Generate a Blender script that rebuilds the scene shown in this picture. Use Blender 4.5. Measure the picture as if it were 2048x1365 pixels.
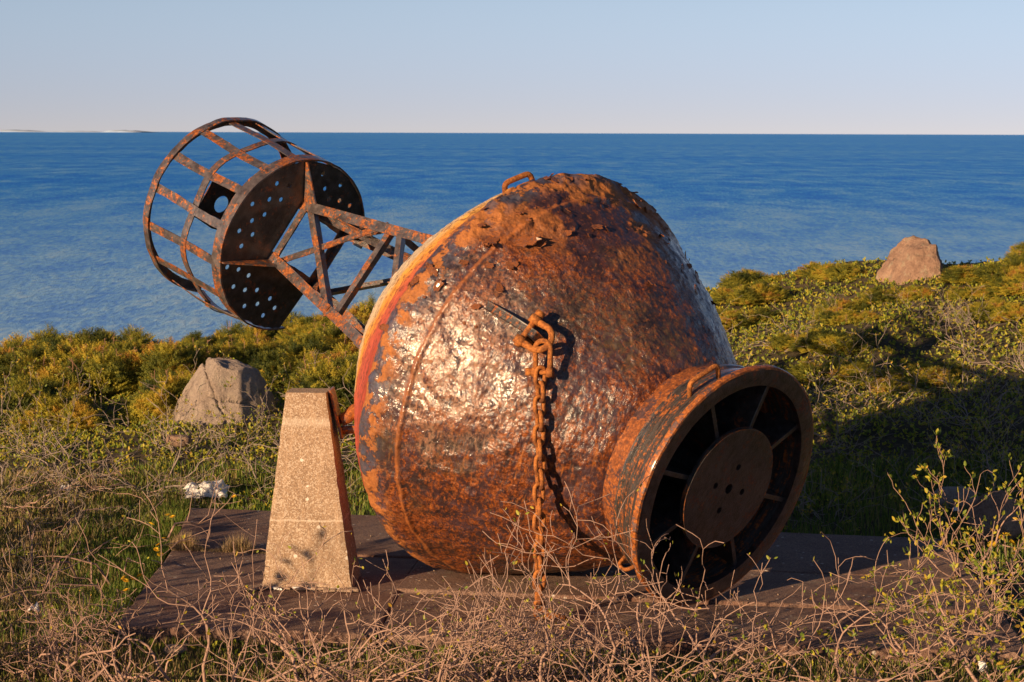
import bpy, math, random
import numpy as np
from mathutils import Vector, Matrix
from mathutils.geometry import tessellate_polygon

random.seed(7)
scene = bpy.context.scene
for o in list(bpy.data.objects):
    bpy.data.objects.remove(o)
COL = scene.collection
R = math.radians

# ------------------------------------------------------------------ camera
PX, F, SC = 2048.0, 4400.0, 2.3          # photo width, focal length in its pixels, metres per camera height
PITCH, ROLL = math.atan(417 / F), math.atan2(7, 2048)
fw = Vector((0, math.cos(PITCH), -math.sin(PITCH)))
up0 = Vector((0, math.sin(PITCH), math.cos(PITCH)))
rt0 = Vector((1, 0, 0))
rt = math.cos(ROLL) * rt0 + math.sin(ROLL) * up0
up = -math.sin(ROLL) * rt0 + math.cos(ROLL) * up0
cam_d = bpy.data.cameras.new('camera')
cam = bpy.data.objects.new('camera', cam_d)
COL.objects.link(cam)
mw = Matrix((rt, up, -fw)).transposed().to_4x4()
mw.translation = Vector((0, 0, SC))
cam.matrix_world = mw
cam_d.sensor_width = 36
cam_d.lens = 36 * F / PX
cam_d.clip_start, cam_d.clip_end = 0.5, 200000
cam_d.dof.use_dof = True
cam_d.dof.focus_distance = 10.4
cam_d.dof.aperture_fstop = 14
scene.camera = cam

# ------------------------------------------------------------------ light
SUN_AZ, SUN_EL = R(42), R(11.5)          # sun left of and behind the camera, low
sdir = Vector((-math.sin(SUN_AZ) * math.cos(SUN_EL), -math.cos(SUN_AZ) * math.cos(SUN_EL), math.sin(SUN_EL)))
world = bpy.data.worlds.new('World')
scene.world = world
world.use_nodes = True
wn = world.node_tree
sky = wn.nodes.new('ShaderNodeTexSky')
sky.sky_type = 'NISHITA'
sky.sun_disc = False
sky.sun_elevation = SUN_EL
sky.sun_rotation = math.atan2(sdir.x, sdir.y)
sky.altitude = 20
sky.air_density = 0.5
sky.dust_density = 0.0
sky.ozone_density = 1.0
bg = wn.nodes['Background']
bg.inputs['Strength'].default_value = 0.077
tc = wn.nodes.new('ShaderNodeTexCoord')
sx = wn.nodes.new('ShaderNodeSeparateXYZ')
wn.links.new(tc.outputs['Generated'], sx.inputs[0])
mr = wn.nodes.new('ShaderNodeMapRange')          # tints the sky by elevation, dimmer low over the horizon, all the way round
mr.inputs[2].default_value = .075
mr.interpolation_type = 'SMOOTHSTEP'
wn.links.new(sx.outputs[2], mr.inputs[0])
mc = wn.nodes.new('ShaderNodeMix')
mc.data_type = 'RGBA'
mc.inputs[6].default_value = (.64, .55, .70, 1)
mc.inputs[7].default_value = (.95, .80, .78, 1)
wn.links.new(mr.outputs[0], mc.inputs[0])
mm_ = wn.nodes.new('ShaderNodeMix')
mm_.data_type = 'RGBA'
mm_.blend_type = 'MULTIPLY'
mm_.inputs[0].default_value = 1
wn.links.new(sky.outputs[0], mm_.inputs[6])
wn.links.new(mc.outputs[2], mm_.inputs[7])
wn.links.new(mm_.outputs[2], bg.inputs[0])
sun_d = bpy.data.lights.new('sun', 'SUN')
sun_d.energy = 5.0
sun_d.color = (1.0, 0.68, 0.38)
sun_d.angle = R(0.5)
sun = bpy.data.objects.new('sun', sun_d)
COL.objects.link(sun)
sun.rotation_euler = sdir.to_track_quat('Z', 'Y').to_euler()
scene.view_settings.view_transform = 'Standard'
scene.view_settings.look = 'None'
scene.view_settings.gamma = 1
scene.view_settings.exposure = 0.65
scene.view_settings.use_curve_mapping = False

# ------------------------------------------------------------------ helpers
def tag(o, label=None, cat=None, group=None, kind=None):
    for k, v in (('label', label), ('category', cat), ('group', group), ('kind', kind)):
        if v:
            o[k] = v
    return o

def link(name, me, parent=None, mat=None):
    o = bpy.data.objects.new(name, me)
    COL.objects.link(o)
    if mat is not None and me is not None and not me.materials:
        me.materials.append(mat)
    if parent is not None:
        o.parent = parent
    return o

def empty(name, loc=(0, 0, 0)):
    o = bpy.data.objects.new(name, None)
    o.empty_display_size = 0.1
    o.location = loc
    COL.objects.link(o)
    return o

def np_mesh(name, V, Fc, smooth=False, var=None):
    """V (n,3) floats, Fc (m,k) ints (all tris or all quads)"""
    me = bpy.data.meshes.new(name)
    V = np.asarray(V, np.float32)
    Fc = np.asarray(Fc, np.int32)
    k = Fc.shape[1]
    me.vertices.add(len(V))
    me.vertices.foreach_set('co', V.ravel())
    me.loops.add(Fc.size)
    me.loops.foreach_set('vertex_index', Fc.ravel())
    me.polygons.add(len(Fc))
    me.polygons.foreach_set('loop_start', np.arange(0, Fc.size, k, dtype=np.int32))
    me.polygons.foreach_set('loop_total', np.full(len(Fc), k, np.int32))
    if smooth:
        me.polygons.foreach_set('use_smooth', np.ones(len(Fc), bool))
    if var is not None:
        at = me.attributes.new('var', 'FLOAT', 'POINT')
        at.data.foreach_set('value', np.asarray(var, np.float32))
    me.update()
    me.validate()
    return me

class MB:
    def __init__(s):
        s.v, s.f = [], []
    def add(s, V, Fc):
        b = len(s.v)
        s.v += [tuple(p) for p in V]
        s.f += [tuple(i + b for i in f) for f in Fc]
        return s
    def box(s, c, ax, ay, az):
        c, ax, ay, az = Vector(c), Vector(ax), Vector(ay), Vector(az)
        V = [c + i * ax + j * ay + k * az for i in (-1, 1) for j in (-1, 1) for k in (-1, 1)]
        return s.add(V, [(0, 1, 3, 2), (4, 6, 7, 5), (0, 4, 5, 1), (2, 3, 7, 6), (0, 2, 6, 4), (1, 5, 7, 3)])
    def bar(s, p0, p1, wdir, w, t):
        p0, p1 = Vector(p0), Vector(p1)
        d = p1 - p0
        wd = Vector(wdir)
        wd = (wd - d * (wd.dot(d) / d.length_squared)).normalized()
        td = d.cross(wd).normalized()
        return s.box((p0 + p1) / 2, d / 2, wd * w / 2, td * t / 2)
    def tube(s, pts, rad, n=8, closed=False, cap=True):
        pts = [Vector(p) for p in pts]
        m = len(pts)
        rads = rad if hasattr(rad, '__len__') else [rad] * m
        rings = []
        prev = None
        for i, p in enumerate(pts):
            if closed:
                d = pts[(i + 1) % m] - pts[i - 1]
            else:
                d = pts[min(i + 1, m - 1)] - pts[max(i - 1, 0)]
            d.normalize()
            if prev is None:
                a = d.orthogonal().normalized()
            else:
                a = (prev - d * prev.dot(d)).normalized()
            prev = a
            b = d.cross(a)
            rings.append([p + rads[i] * (math.cos(2 * math.pi * k / n) * a + math.sin(2 * math.pi * k / n) * b) for k in range(n)])
        V = [q for r_ in rings for q in r_]
        Fc = []
        for i in range(m if closed else m - 1):
            j = (i + 1) % m
            off = 0
            if closed and j == 0:     # match the seam
                off = min(range(n), key=lambda o_: sum((rings[i][k] - rings[0][(k + o_) % n]).length for k in range(n)))
            for k in range(n):
                k2 = (k + 1) % n
                Fc.append((i * n + k, i * n + k2, j * n + (k2 + off) % n, j * n + (k + off) % n))
        if cap and not closed:
            Fc.append(tuple(range(n))[::-1])
            Fc.append(tuple((m - 1) * n + k for k in range(n)))
        return s.add(V, Fc)
    def build(s, name, mat, parent=None, smooth=False, bevel=0):
        me = bpy.data.meshes.new(name)
        me.from_pydata(s.v, [], s.f)
        me.update()
        if smooth:
            me.polygons.foreach_set('use_smooth', [True] * len(me.polygons))
            me.update()
        o = link(name, me, parent, mat)
        if bevel:
            m = o.modifiers.new('bevel', 'BEVEL')
            m.width = bevel
            m.segments = 2
            m.limit_method = 'ANGLE'
        return o

def fade(t):
    return t * t * t * (t * (t * 6 - 15) + 10)

def vnoise(P, seed=0):
    """value noise, P (n,3) -> (n,) in -1..1"""
    P = np.asarray(P, float)
    i = np.floor(P).astype(np.int64)
    f = fade(P - i)
    out = 0
    for dx in (0, 1):
        for dy in (0, 1):
            for dz in (0, 1):
                h = (i[:, 0] + dx) * 374761393 + (i[:, 1] + dy) * 668265263 + (i[:, 2] + dz) * 2147483647 + seed * 974711
                h = (h ^ (h >> 13)) * 1274126177
                h = (h ^ (h >> 16)) & 0xffff
                w = (f[:, 0] if dx else 1 - f[:, 0]) * (f[:, 1] if dy else 1 - f[:, 1]) * (f[:, 2] if dz else 1 - f[:, 2])
                out = out + w * (h / 32767.5 - 1)
    return out

def fbm(P, oct=4, seed=0):
    P = np.asarray(P, float)
    a, s, out = 1.0, 0.0, 0
    for k in range(oct):
        out = out + a * vnoise(P * 2 ** k + 17.3 * k, seed + k)
        s += a
        a *= .5
    return out / s

def pix(x, y, z=None, depth=None):
    """a point of the place seen at photo pixel x, y: on height z or at distance y=depth"""
    d = fw * F + rt * (x - 1024) + up * (682.5 - y)
    k = (z - SC) / d.z if depth is None else depth / d.y
    return Vector((0, 0, SC)) + d * k

# ------------------------------------------------------------------ materials
class NT:
    def __init__(s, name):
        s.m = bpy.data.materials.new(name)
        s.m.use_nodes = True
        s.t = s.m.node_tree
        s.p = s.t.nodes['Principled BSDF']
        s.co = s.t.nodes.new('ShaderNodeTexCoord')
    def n(s, typ, **kw):
        nd = s.t.nodes.new(typ)
        for k, v in kw.items():
            setattr(nd, k, v)
        return nd
    def put(s, sock, v):
        if isinstance(v, bpy.types.NodeSocket):
            s.t.links.new(v, sock)
        else:
            sock.default_value = (*v, 1) if hasattr(v, '__len__') and len(v) == 3 and sock.type == 'RGBA' else v
    def map(s, scale=(1, 1, 1), src=None, rot=(0, 0, 0)):
        m = s.n('ShaderNodeMapping')
        s.put(m.inputs['Vector'], src or s.co.outputs['Object'])
        m.inputs['Scale'].default_value = scale
        m.inputs['Rotation'].default_value = rot
        return m.outputs[0]
    def noise(s, scale, detail=4, rough=.55, vec=None, dist=0, out='Fac'):
        nd = s.n('ShaderNodeTexNoise')
        s.put(nd.inputs['Vector'], vec or s.co.outputs['Object'])
        nd.inputs['Scale'].default_value = scale
        nd.inputs['Detail'].default_value = detail
        nd.inputs['Roughness'].default_value = rough
        nd.inputs['Distortion'].default_value = dist
        return nd.outputs[out]
    def voro(s, scale, vec=None, feature='F1', out='Distance'):
        nd = s.n('ShaderNodeTexVoronoi')
        nd.feature = feature
        s.put(nd.inputs['Vector'], vec or s.co.outputs['Object'])
        nd.inputs['Scale'].default_value = scale
        return nd.outputs[out]
    def ramp(s, fac, stops, interp='LINEAR'):
        nd = s.n('ShaderNodeValToRGB')
        nd.color_ramp.interpolation = interp
        el = nd.color_ramp.elements
        while len(el) < len(stops):
            el.new(0.5)
        for e, (p, c) in zip(el, stops):
            e.position = p
            e.color = (*c, 1) if hasattr(c, '__len__') else (c, c, c, 1)
        s.put(nd.inputs[0], fac)
        return nd.outputs[0]
    def mix(s, fac, a, b, mode='MIX'):
        nd = s.n('ShaderNodeMix', data_type='RGBA', blend_type=mode)
        s.put(nd.inputs[0], fac)
        s.put(nd.inputs[6], a)
        s.put(nd.inputs[7], b)
        return nd.outputs[2]
    def math(s, op, a, b=0.0, c=None, clamp=False):
        nd = s.n('ShaderNodeMath', operation=op, use_clamp=clamp)
        s.put(nd.inputs[0], a)
        s.put(nd.inputs[1], b)
        if c is not None:
            s.put(nd.inputs[2], c)
        return nd.outputs[0]
    def range(s, v, a, b, c=0.0, d=1.0):
        nd = s.n('ShaderNodeMapRange')
        nd.clamp = True
        s.put(nd.inputs[0], v)
        for i, q in enumerate((a, b, c, d)):
            s.put(nd.inputs[i + 1], q)
        return nd.outputs[0]
    def bump(s, h, strength=.5, dist=.01, prev=None):
        nd = s.n('ShaderNodeBump')
        s.put(nd.inputs['Height'], h)
        nd.inputs['Strength'].default_value = strength
        nd.inputs['Distance'].default_value = dist
        if prev:
            s.put(nd.inputs['Normal'], prev)
        return nd.outputs[0]
    def done(s, col=None, rough=None, nor=None, **kw):
        if col is not None:
            s.put(s.p.inputs['Base Color'], col)
        if rough is not None:
            s.put(s.p.inputs['Roughness'], rough)
        if nor is not None:
            s.put(s.p.inputs['Normal'], nor)
        for k, v in kw.items():
            s.put(s.p.inputs[k.replace('_', ' ')], v)
        return s.m

EDGE_T, SEAM_T = .642 * SC, .534 * SC

def mat_body():
    s = NT('rusted_buoy_paint')
    sep = s.n('ShaderNodeSeparateXYZ')
    s.put(sep.inputs[0], s.co.outputs['Object'])
    X, Y, Z = sep.outputs
    big = s.noise(2.2, 5, .6)
    mid = s.noise(9, 6, .65)
    fine = s.noise(75, 5, .72)
    spk = s.noise(38, 6, .72, dist=.4, vec=s.map((1, .55, 1)))
    # rust against dark bituminous paint
    lowness = s.range(Y, -.95, .75)                       # 1 towards the underside
    m1 = s.math('ADD', spk, s.math('MULTIPLY', s.math('SUBTRACT', big, .5), .55))
    m1 = s.math('ADD', m1, s.math('MULTIPLY', s.math('SUBTRACT', lowness, .5), .06))
    rustm = s.range(m1, .445, .57)
    rust = s.ramp(fine, [(.28, (.035, .010, .005)), (.46, (.12, .032, .010)), (.6, (.30, .082, .016)), (.8, (.50, .165, .03))])
    dark = s.ramp(mid, [(.3, (.016, .009, .010)), (.5, (.045, .020, .024)), (.72, (.075, .042, .058))])
    col = s.mix(rustm, dark, rust)
    # streaky orange run marks that come down the flank
    run = s.noise(6, 5, .6, vec=s.map((9, .8, 9)))
    col = s.mix(s.math('MULTIPLY', s.range(run, .58, .72), .55), col, (.46, .15, .022))
    # dull grey-green film in patches low on the flank
    film = s.math('MULTIPLY', s.range(s.noise(1.7, 3, .5, vec=s.map((1, 1, 1), rot=(.3, .8, .2))), .53, .62), s.range(run, .35, .6))
    col = s.mix(s.math('MULTIPLY', film, .7), col, (.075, .055, .03))
    # near-black patches of old coating, drawn out down the flank
    blk = s.math('MULTIPLY', s.range(s.noise(3.3, 6, .68, vec=s.map((1, .5, 1))), .54, .60), s.range(spk, .62, .45))
    col = s.mix(s.math('MULTIPLY', blk, .8), col, (.020, .013, .013))
    # pale sun glare painted into the colour, front-left of the belt
    px_, py_ = s.math('ADD', X, .93), s.math('ADD', Y, .28)
    d1 = s.math('SQRT', s.math('ADD', s.math('MULTIPLY', px_, px_), s.math('MULTIPLY', py_, py_)))
    zz = s.math('SUBTRACT', Z, 1.08)
    d1 = s.math('SQRT', s.math('ADD', s.math('MULTIPLY', d1, d1), s.math('MULTIPLY', s.math('MULTIPLY', zz, zz), 1.5)))
    pm0 = s.range(s.math('ADD', d1, s.math('MULTIPLY', s.math('SUBTRACT', mid, .5), .5)), .62, .30)
    pm = s.math('MULTIPLY', s.range(s.math('ADD', d1, s.math('MULTIPLY', s.math('SUBTRACT', mid, .5), .9)), .55, .15), s.range(spk, .42, .56))
    col = s.mix(s.math('MULTIPLY', pm, .45), col, (.42, .33, .27))
    # orange scale sheets on the crown and near the shoulder edge
    top = s.range(Y, -.80, -1.02)
    sheet = s.math('ADD', s.math('MULTIPLY', s.range(mid, .50, .53), s.range(s.math('ABSOLUTE', s.math('SUBTRACT', Z, EDGE_T - .06)), .13, .05)),
                   s.math('MULTIPLY', s.range(big, .45, .49), top), clamp=True)
    col = s.mix(s.math('MULTIPLY', sheet, .9), col, s.ramp(fine, [(.3, (.24, .075, .02)), (.7, (.46, .17, .04))]))
    blue = s.math('MULTIPLY', s.range(s.math('ABSOLUTE', s.math('SUBTRACT', Z, EDGE_T - .07)), .12, .03), s.range(mid, .52, .44))
    col = s.mix(s.math('MULTIPLY', blue, .75), col, (.06, .065, .105))
    # weld seam
    seam = s.range(s.math('ABSOLUTE', s.math('SUBTRACT', s.math('ADD', Z, s.math('MULTIPLY', mid, .03)), SEAM_T + .015)), .016, .006)
    col = s.mix(s.math('MULTIPLY', seam, .55), col, (.36, .12, .03))
    # painted shoulder: red, then yellow, then cream
    str_ = s.noise(3, 8, .72, vec=s.map((1.5, 1.5, 22)))
    zj = s.math('ADD', Z, s.math('MULTIPLY', s.math('SUBTRACT', str_, .5), .34))
    topness = s.math('MULTIPLY', s.range(Y, -.15, -.95), .24)
    zj2 = s.math('ADD', zj, topness)
    band = s.ramp(s.range(zj2, EDGE_T + .01, EDGE_T + .62), [(0, (.26, .040, .022)), (.12, (.38, .062, .040)), (.26, (.40, .085, .04)), (.33, (.58, .24, .035)), (.42, (.62, .30, .05)), (.52, (.55, .40, .24)), (1, (.58, .50, .40))])
    band = s.mix(s.math('MULTIPLY', s.range(spk, .52, .60), .8), band, (.13, .032, .018))
    edge = s.range(s.math('ADD', Z, s.math('MULTIPLY', s.math('SUBTRACT', mid, .5), .09)), EDGE_T - .006, EDGE_T + .006)
    col = s.mix(edge, col, band)
    rough = s.range(fine, .3, .7, .34, .6)
    rough = s.math('ADD', rough, s.math('MULTIPLY', s.math('ADD', sheet, edge), .3), clamp=True)
    b = s.bump(s.math('MULTIPLY', s.noise(26, 5, .62, dist=.3, vec=s.map((1, .6, 1))), s.range(s.noise(4.5, 4, .6), .38, .6, .25, 1.15)), .8, .016)
    b = s.bump(s.math('MULTIPLY', s.noise(11, 3, .5), s.range(big, .4, .6)), .6, .03, b)
    b = s.bump(s.noise(120, 3, .6), .5, .0022, b)
    gloss = s.math('ADD', s.math('MULTIPLY', pm0, .55), s.math('ADD', .22, s.math('MULTIPLY', s.range(X, -.2, .9), .45)))
    coat = s.math('SUBTRACT', s.math('MULTIPLY', s.range(rustm, 0, 1, 1.0, .7), gloss), s.math('ADD', s.math('MULTIPLY', sheet, .6), s.math('MULTIPLY', edge, .5)), clamp=True)
    return s.done(col, rough, b, Coat_Weight=coat, Coat_Roughness=.14, Coat_Normal=b, Coat_IOR=1.7)

def mat_steel(name, rust_amt=.5, dark=(.03, .026, .03), rough=.45, bright=1.0, streak=False):
    s = NT(name)
    a = s.noise(9, 6, .7, vec=s.map((1, 1, 7)) if streak else None)
    f = s.noise(55, 5, .7)
    rust = s.ramp(f, [(.3, (.07 * bright, .02 * bright, .008)), (.5, (.22 * bright, .062 * bright, .014)), (.7, (.48 * bright, .15 * bright, .03))])
    d = s.ramp(s.noise(22, 4, .6, vec=s.map((.5, .5, 4)) if streak else None), [(.35, dark), (.7, tuple(c * 2.6 + .02 for c in dark))])
    m = s.range(s.math('ADD', a, s.math('MULTIPLY', s.math('SUBTRACT', f, .5), .5)), .56 - rust_amt * .2, .64 - rust_amt * .2)
    col = s.mix(m, d, rust)
    b = s.bump(s.noise(40, 4, .65), .8, .006)
    b = s.bump(s.noise(160, 3, .6), .5, .0015, b)
    return s.done(col, s.range(m, 0, 1, rough, .7), b, Coat_Weight=s.range(m, 0, 1, .8, .35), Coat_Roughness=.18)

def mat_chain():
    s = NT('orange_chain_rust')
    f = s.noise(70, 5, .7)
    col = s.ramp(f, [(.32, (.12, .038, .010)), (.52, (.38, .125, .024)), (.72, (.58, .23, .05))])
    col = s.mix(s.range(s.noise(12, 5, .7), .48, .66), col, (.13, .042, .014))
    return s.done(col, .85, s.bump(s.noise(130, 4, .7), .9, .005))

def mat_concrete(name, c0, c1, grains, rough=.9, bd=.006, lines=False, stain=None):
    s = NT(name)
    big = s.noise(3, 5, .6)
    col = s.mix(big, c0, c1)
    vo = s.voro(170, out='Color')
    sp = s.n('ShaderNodeSeparateColor')
    s.put(sp.inputs[0], vo)
    col = s.mix(s.range(sp.outputs[0], .62, .7, 0, .5), col, grains[0])
    col = s.mix(s.range(sp.outputs[1], .70, .76, 0, .6), col, grains[1])
    vo2 = s.voro(34, out='Color')
    sp2 = s.n('ShaderNodeSeparateColor')
    s.put(sp2.inputs[0], vo2)
    dd = s.voro(34)
    col = s.mix(s.math('MULTIPLY', s.range(sp2.outputs[0], .955, .96), s.range(dd, .36, .28)), col, (.68, .62, .55))
    if lines:
        blot = s.noise(2.6, 6, .68, vec=s.map((1.6, 1.6, .7)))
        col = s.mix(s.range(blot, .50, .70, 0, .55), col, tuple(c * .5 for c in c0))
        pit = s.voro(48)
        col = s.mix(s.math('MULTIPLY', s.range(pit, .13, .06), s.range(s.noise(8, 3, .6), .5, .6)), col, tuple(c * .25 for c in c0))
    if stain:
        lich = s.math('MULTIPLY', s.range(s.noise(7, 6, .7), .56, .63), s.range(s.noise(1.1, 3, .5), .5, .6))
        col = s.mix(s.math('MULTIPLY', lich, .5), col, (.30, .27, .20))
        col = s.mix(s.math('MULTIPLY', s.range(s.noise(2.1, 6, .65, vec=s.map((1, 1, 1))), .42, .68), stain[3]), col, stain[:3])
    if lines:
        sep = s.n('ShaderNodeSeparateXYZ')
        s.put(sep.inputs[0], s.co.outputs['Object'])
        zz = s.math('ADD', sep.outputs[2], s.math('MULTIPLY', s.noise(9, 4, .6), .022))
        for z0, hw, k in ((.345, .006, .6), (.845, .03, .38)):
            col = s.mix(s.math('MULTIPLY', s.range(s.math('ABSOLUTE', s.math('SUBTRACT', zz, z0 + .011)), hw, hw * .3), k), col, (.62, .54, .45))
        smooth_run = s.noise(4, 4, .6, vec=s.map((7, 7, .8)))
        col = s.mix(s.math('MULTIPLY', s.range(smooth_run, .52, .7), .4), col, tuple(c * 1.25 for c in c1))
    b = s.bump(s.voro(170), .4, bd * .4)
    b = s.bump(s.noise(60, 6, .75), .7, bd, b)
    if lines:
        b = s.bump(s.range(s.voro(48), .13, .05), .5, -.004, b)
    if stain:
        b = s.bump(s.noise(5, 5, .65), .8, .02, b)
    return s.done(col, rough, b)

def mat_rock(name, c0, c1, c2):
    s = NT(name)
    a = s.noise(3.5, 6, .65, dist=.4)
    f = s.noise(26, 6, .75)
    col = s.ramp(a, [(.3, c0), (.5, c1), (.72, c2)])
    col = s.mix(s.range(f, .52, .72, 0, .5), col, tuple(min(1, c * 1.5) for c in c2))
    col = s.mix(s.range(f, .45, .3, 0, .6), col, tuple(c * .45 for c in c0))
    lich = s.range(s.noise(8, 6, .72), .54, .62)
    col = s.mix(s.math('MULTIPLY', lich, .45), col, (.40, .36, .26))
    col = s.mix(s.math('MULTIPLY', s.range(s.noise(5, 5, .7), .40, .32), .6), col, (.05, .042, .036))
    b = s.bump(s.noise(13, 8, .75), 1.0, .045)
    b = s.bump(s.noise(80, 4, .7), .7, .008, b)
    return s.done(col, .92, b)

def mat_leafy(name, stops, rough=.6, trans=.25):
    """leaf-like stuff coloured by its own hue number"""
    s = NT(name)
    at = s.n('ShaderNodeAttribute', attribute_name='var')
    oi = s.n('ShaderNodeObjectInfo')
    v = s.math('ADD', at.outputs['Fac'], s.math('MULTIPLY', s.math('SUBTRACT', oi.outputs['Random'], .5), .25), clamp=True)
    col = s.ramp(v, stops)
    s.done(col, rough)
    s.put(s.p.inputs['Specular IOR Level'], .35)
    if trans:
        tr = s.n('ShaderNodeBsdfTranslucent')
        s.put(tr.inputs[0], col)
        mx = s.n('ShaderNodeMixShader')
        mx.inputs[0].default_value = trans
        s.t.links.new(s.p.outputs[0], mx.inputs[1])
        s.t.links.new(tr.outputs[0], mx.inputs[2])
        s.t.links.new(mx.outputs[0], s.t.nodes['Material Output'].inputs[0])
    return s.m

def mat_bark(name, c0, c1):
    s = NT(name)
    col = s.mix(s.noise(14, 5, .7), c0, c1)
    col = s.mix(s.range(s.noise(70, 3, .6), .55, .75, 0, .6), col, tuple(c * .35 for c in c0))
    return s.done(col, .8, s.bump(s.noise(120, 4, .7), .5, .002))

def mat_plain(name, col, rough=.7, **kw):
    s = NT(name)
    c = s.mix(s.noise(20, 4, .6), tuple(x * .8 for x in col), col)
    return s.done(c, rough, s.bump(s.noise(60, 4, .6), .3, .003), **kw)

def mat_ground():
    s = NT('heath_soil')
    a = s.noise(1.3, 6, .65)
    f = s.noise(24, 6, .75)
    col = s.ramp(a, [(.35, (.035, .032, .013)), (.5, (.075, .058, .026)), (.65, (.15, .105, .055))])
    col = s.mix(s.range(f, .5, .7, 0, .7), col, (.2, .145, .08))
    col = s.mix(s.range(f, .46, .34, 0, .7), col, (.025, .022, .01))
    return s.done(col, .95, s.bump(s.noise(45, 7, .8), 1, .03))

def mat_sea():
    s = NT('sea_water')
    P = s.n('ShaderNodeNewGeometry').outputs['Position']
    chop = s.noise(1.0, 4, .65, vec=s.map((1, .2, 1), src=P, rot=(0, 0, .1)))
    wav = s.noise(.05, 12, .80, vec=s.map((1, .24, 1), src=P))
    patch = s.noise(.0022, 6, .62, vec=s.map((.45, 1.3, 1), src=P))
    f = s.math('ADD', s.math('MULTIPLY', wav, .50), s.math('ADD', s.math('MULTIPLY', patch, .14), s.math('MULTIPLY', chop, .36)))
    col = s.ramp(f, [(.435, (.020, .33, .97)), (.485, (.06, .50, 1.0)), (.52, (.17, .66, 1.0)), (.57, (.50, .86, 1.0))])
    sep = s.n('ShaderNodeSeparateXYZ')
    s.put(sep.inputs[0], P)
    near = s.math('POWER', s.range(sep.outputs[1], 900, 140), 1.6)
    near_pale = s.math('MULTIPLY', near, s.range(f, .44, .55, .35, 1))  # mixes a paler blue into the nearer water, more on the wave tops
    col = s.mix(near_pale, col, (.68, .90, 1.0))
    b = s.bump(s.math('ADD', wav, s.math('MULTIPLY', chop, .5)), 1.0, 1.2)
    s.put(s.p.inputs['IOR'], 1.33)
    return s.done(col, .4, b, Metallic=s.range(near, 0, .8, .84, .35), Specular_Tint=s.mix(.6, col, (.26, .60, 1.0)))

M = dict(
    body=mat_body(),
    tower=mat_steel('rusted_tower_steel', .32, (.042, .034, .035), .35, 1.0),
    inner=mat_steel('black_painted_steel', -.15, (.012, .010, .010), .4, .6),
    neck=mat_steel('neck_paint', .22, (.022, .019, .018), .38, 1.0, streak=True),
    collar=mat_steel('collar_rust', .72, (.035, .018, .02), .35, .95),
    lip=mat_steel('lip_rust', .85, (.05, .03, .03), .55, 1.3),
    disc=mat_steel('disc_paint', .02, (.018, .011, .010), .38, .5),
    chain=mat_chain(),
    lug=mat_steel('lug_rust', .9, (.05, .03, .03), .6, 1.2),
    flake=mat_steel('paint_scale', .95, (.05, .03, .035), .7, 1.1),
    pillar=mat_concrete('pillar_concrete', (.30, .20, .13), (.40, .28, .19), ((.16, .10, .065), (.60, .50, .40)), lines=True),
    slab=mat_concrete('slab_concrete', (.17, .105, .085), (.26, .165, .125), ((.09, .055, .045), (.36, .24, .18)), stain=(.11, .042, .028, .85), bd=.012),
    rock=mat_rock('grey_boulder', (.27, .205, .17), (.38, .30, .25), (.46, .37, .31)),
    redrock=mat_rock('pink_boulder', (.24, .14, .10), (.34, .21, .15), (.42, .28, .20)),
    ground=mat_ground(),
    sea=mat_sea(),
    spruce=mat_leafy('spruce_needles', [(0, (.06, .085, .018)), (.3, (.19, .20, .025)), (.6, (.42, .37, .038)), (.85, (.60, .46, .05)), (1, (.52, .27, .05))], .6, .3),
    leaf=mat_leafy('young_leaves', [(0, (.07, .13, .018)), (.35, (.20, .26, .03)), (.7, (.45, .42, .045)), (1, (.55, .34, .05))], .5, .35),
    grass=mat_leafy('grass_blades', [(0, (.06, .13, .015)), (.3, (.16, .23, .028)), (.5, (.26, .25, .06)), (.75, (.36, .26, .13)), (1, (.46, .32, .19))], .6, .3),
    bark=mat_bark('pale_twig_bark', (.20, .11, .08), (.52, .35, .28)),
    bark2=mat_bark('grey_twig_bark', (.22, .17, .14), (.36, .29, .25)),
    redbark=mat_bark('spruce_bark', (.22, .11, .06), (.36, .21, .13)),
    yellow=mat_plain('dandelion_yellow', (.80, .50, .02), .6),
    stem=mat_plain('flower_stem', (.22, .26, .06), .6),
    plastic=mat_plain('white_plastic', (.78, .76, .74), .35),
    stone=mat_rock('pale_stone', (.35, .25, .18), (.48, .34, .25), (.55, .42, .32)),
    far=mat_plain('hazy_far_hills', (.40, .50, .66), 1.0),  # distance haze painted in as pale blue, for the hills on the horizon
)

# ------------------------------------------------------------------ terrain
HX = [-40, -12, -4.8, -1.8, 1.75, 3.4, 4.8, 8, 14, 40]
HZ = [-1.5, -.5, -.02, .28, .68, .98, 1.12, 1.28, 1.4, 1.7]

def hz(x, y):
    x = np.asarray(x, float)
    y = np.asarray(y, float)
    H = np.interp(x, HX, HZ)
    f = np.clip((y - 12.9) / 8.0, 0, 1.12)
    z = H * f
    sh = x.shape
    P = np.stack([x.ravel(), y.ravel(), np.zeros(x.size)], 1)
    n = fbm(P * .7, 4, 3).reshape(sh)
    n2 = fbm(P * 3.1, 3, 9).reshape(sh)
    inslab = np.clip(1 - np.maximum(np.abs(x - .3) - 2.5, np.abs(y - 11.3) - 2.4) / .9, 0, 1)
    inslab = np.clip(inslab, 0, 1)
    z = z + n * .10 * (1 - inslab) + n2 * .02 * (1 - .7 * inslab) - .075 * inslab - .02
    # hollow left of the slab
    z = z - .10 * np.exp(-(((x + 2.9) / .8) ** 2 + ((y - 12.0) / 1.2) ** 2))
    edge = 21.9 + .5 * np.sin(x * .8 + 1) + .3 * np.sin(x * 2.3)
    z = z - np.clip(y - edge, 0, None) * 1.15
    return z

def h1(x, y):
    return float(hz(np.array([x]), np.array([y]))[0])

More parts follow.
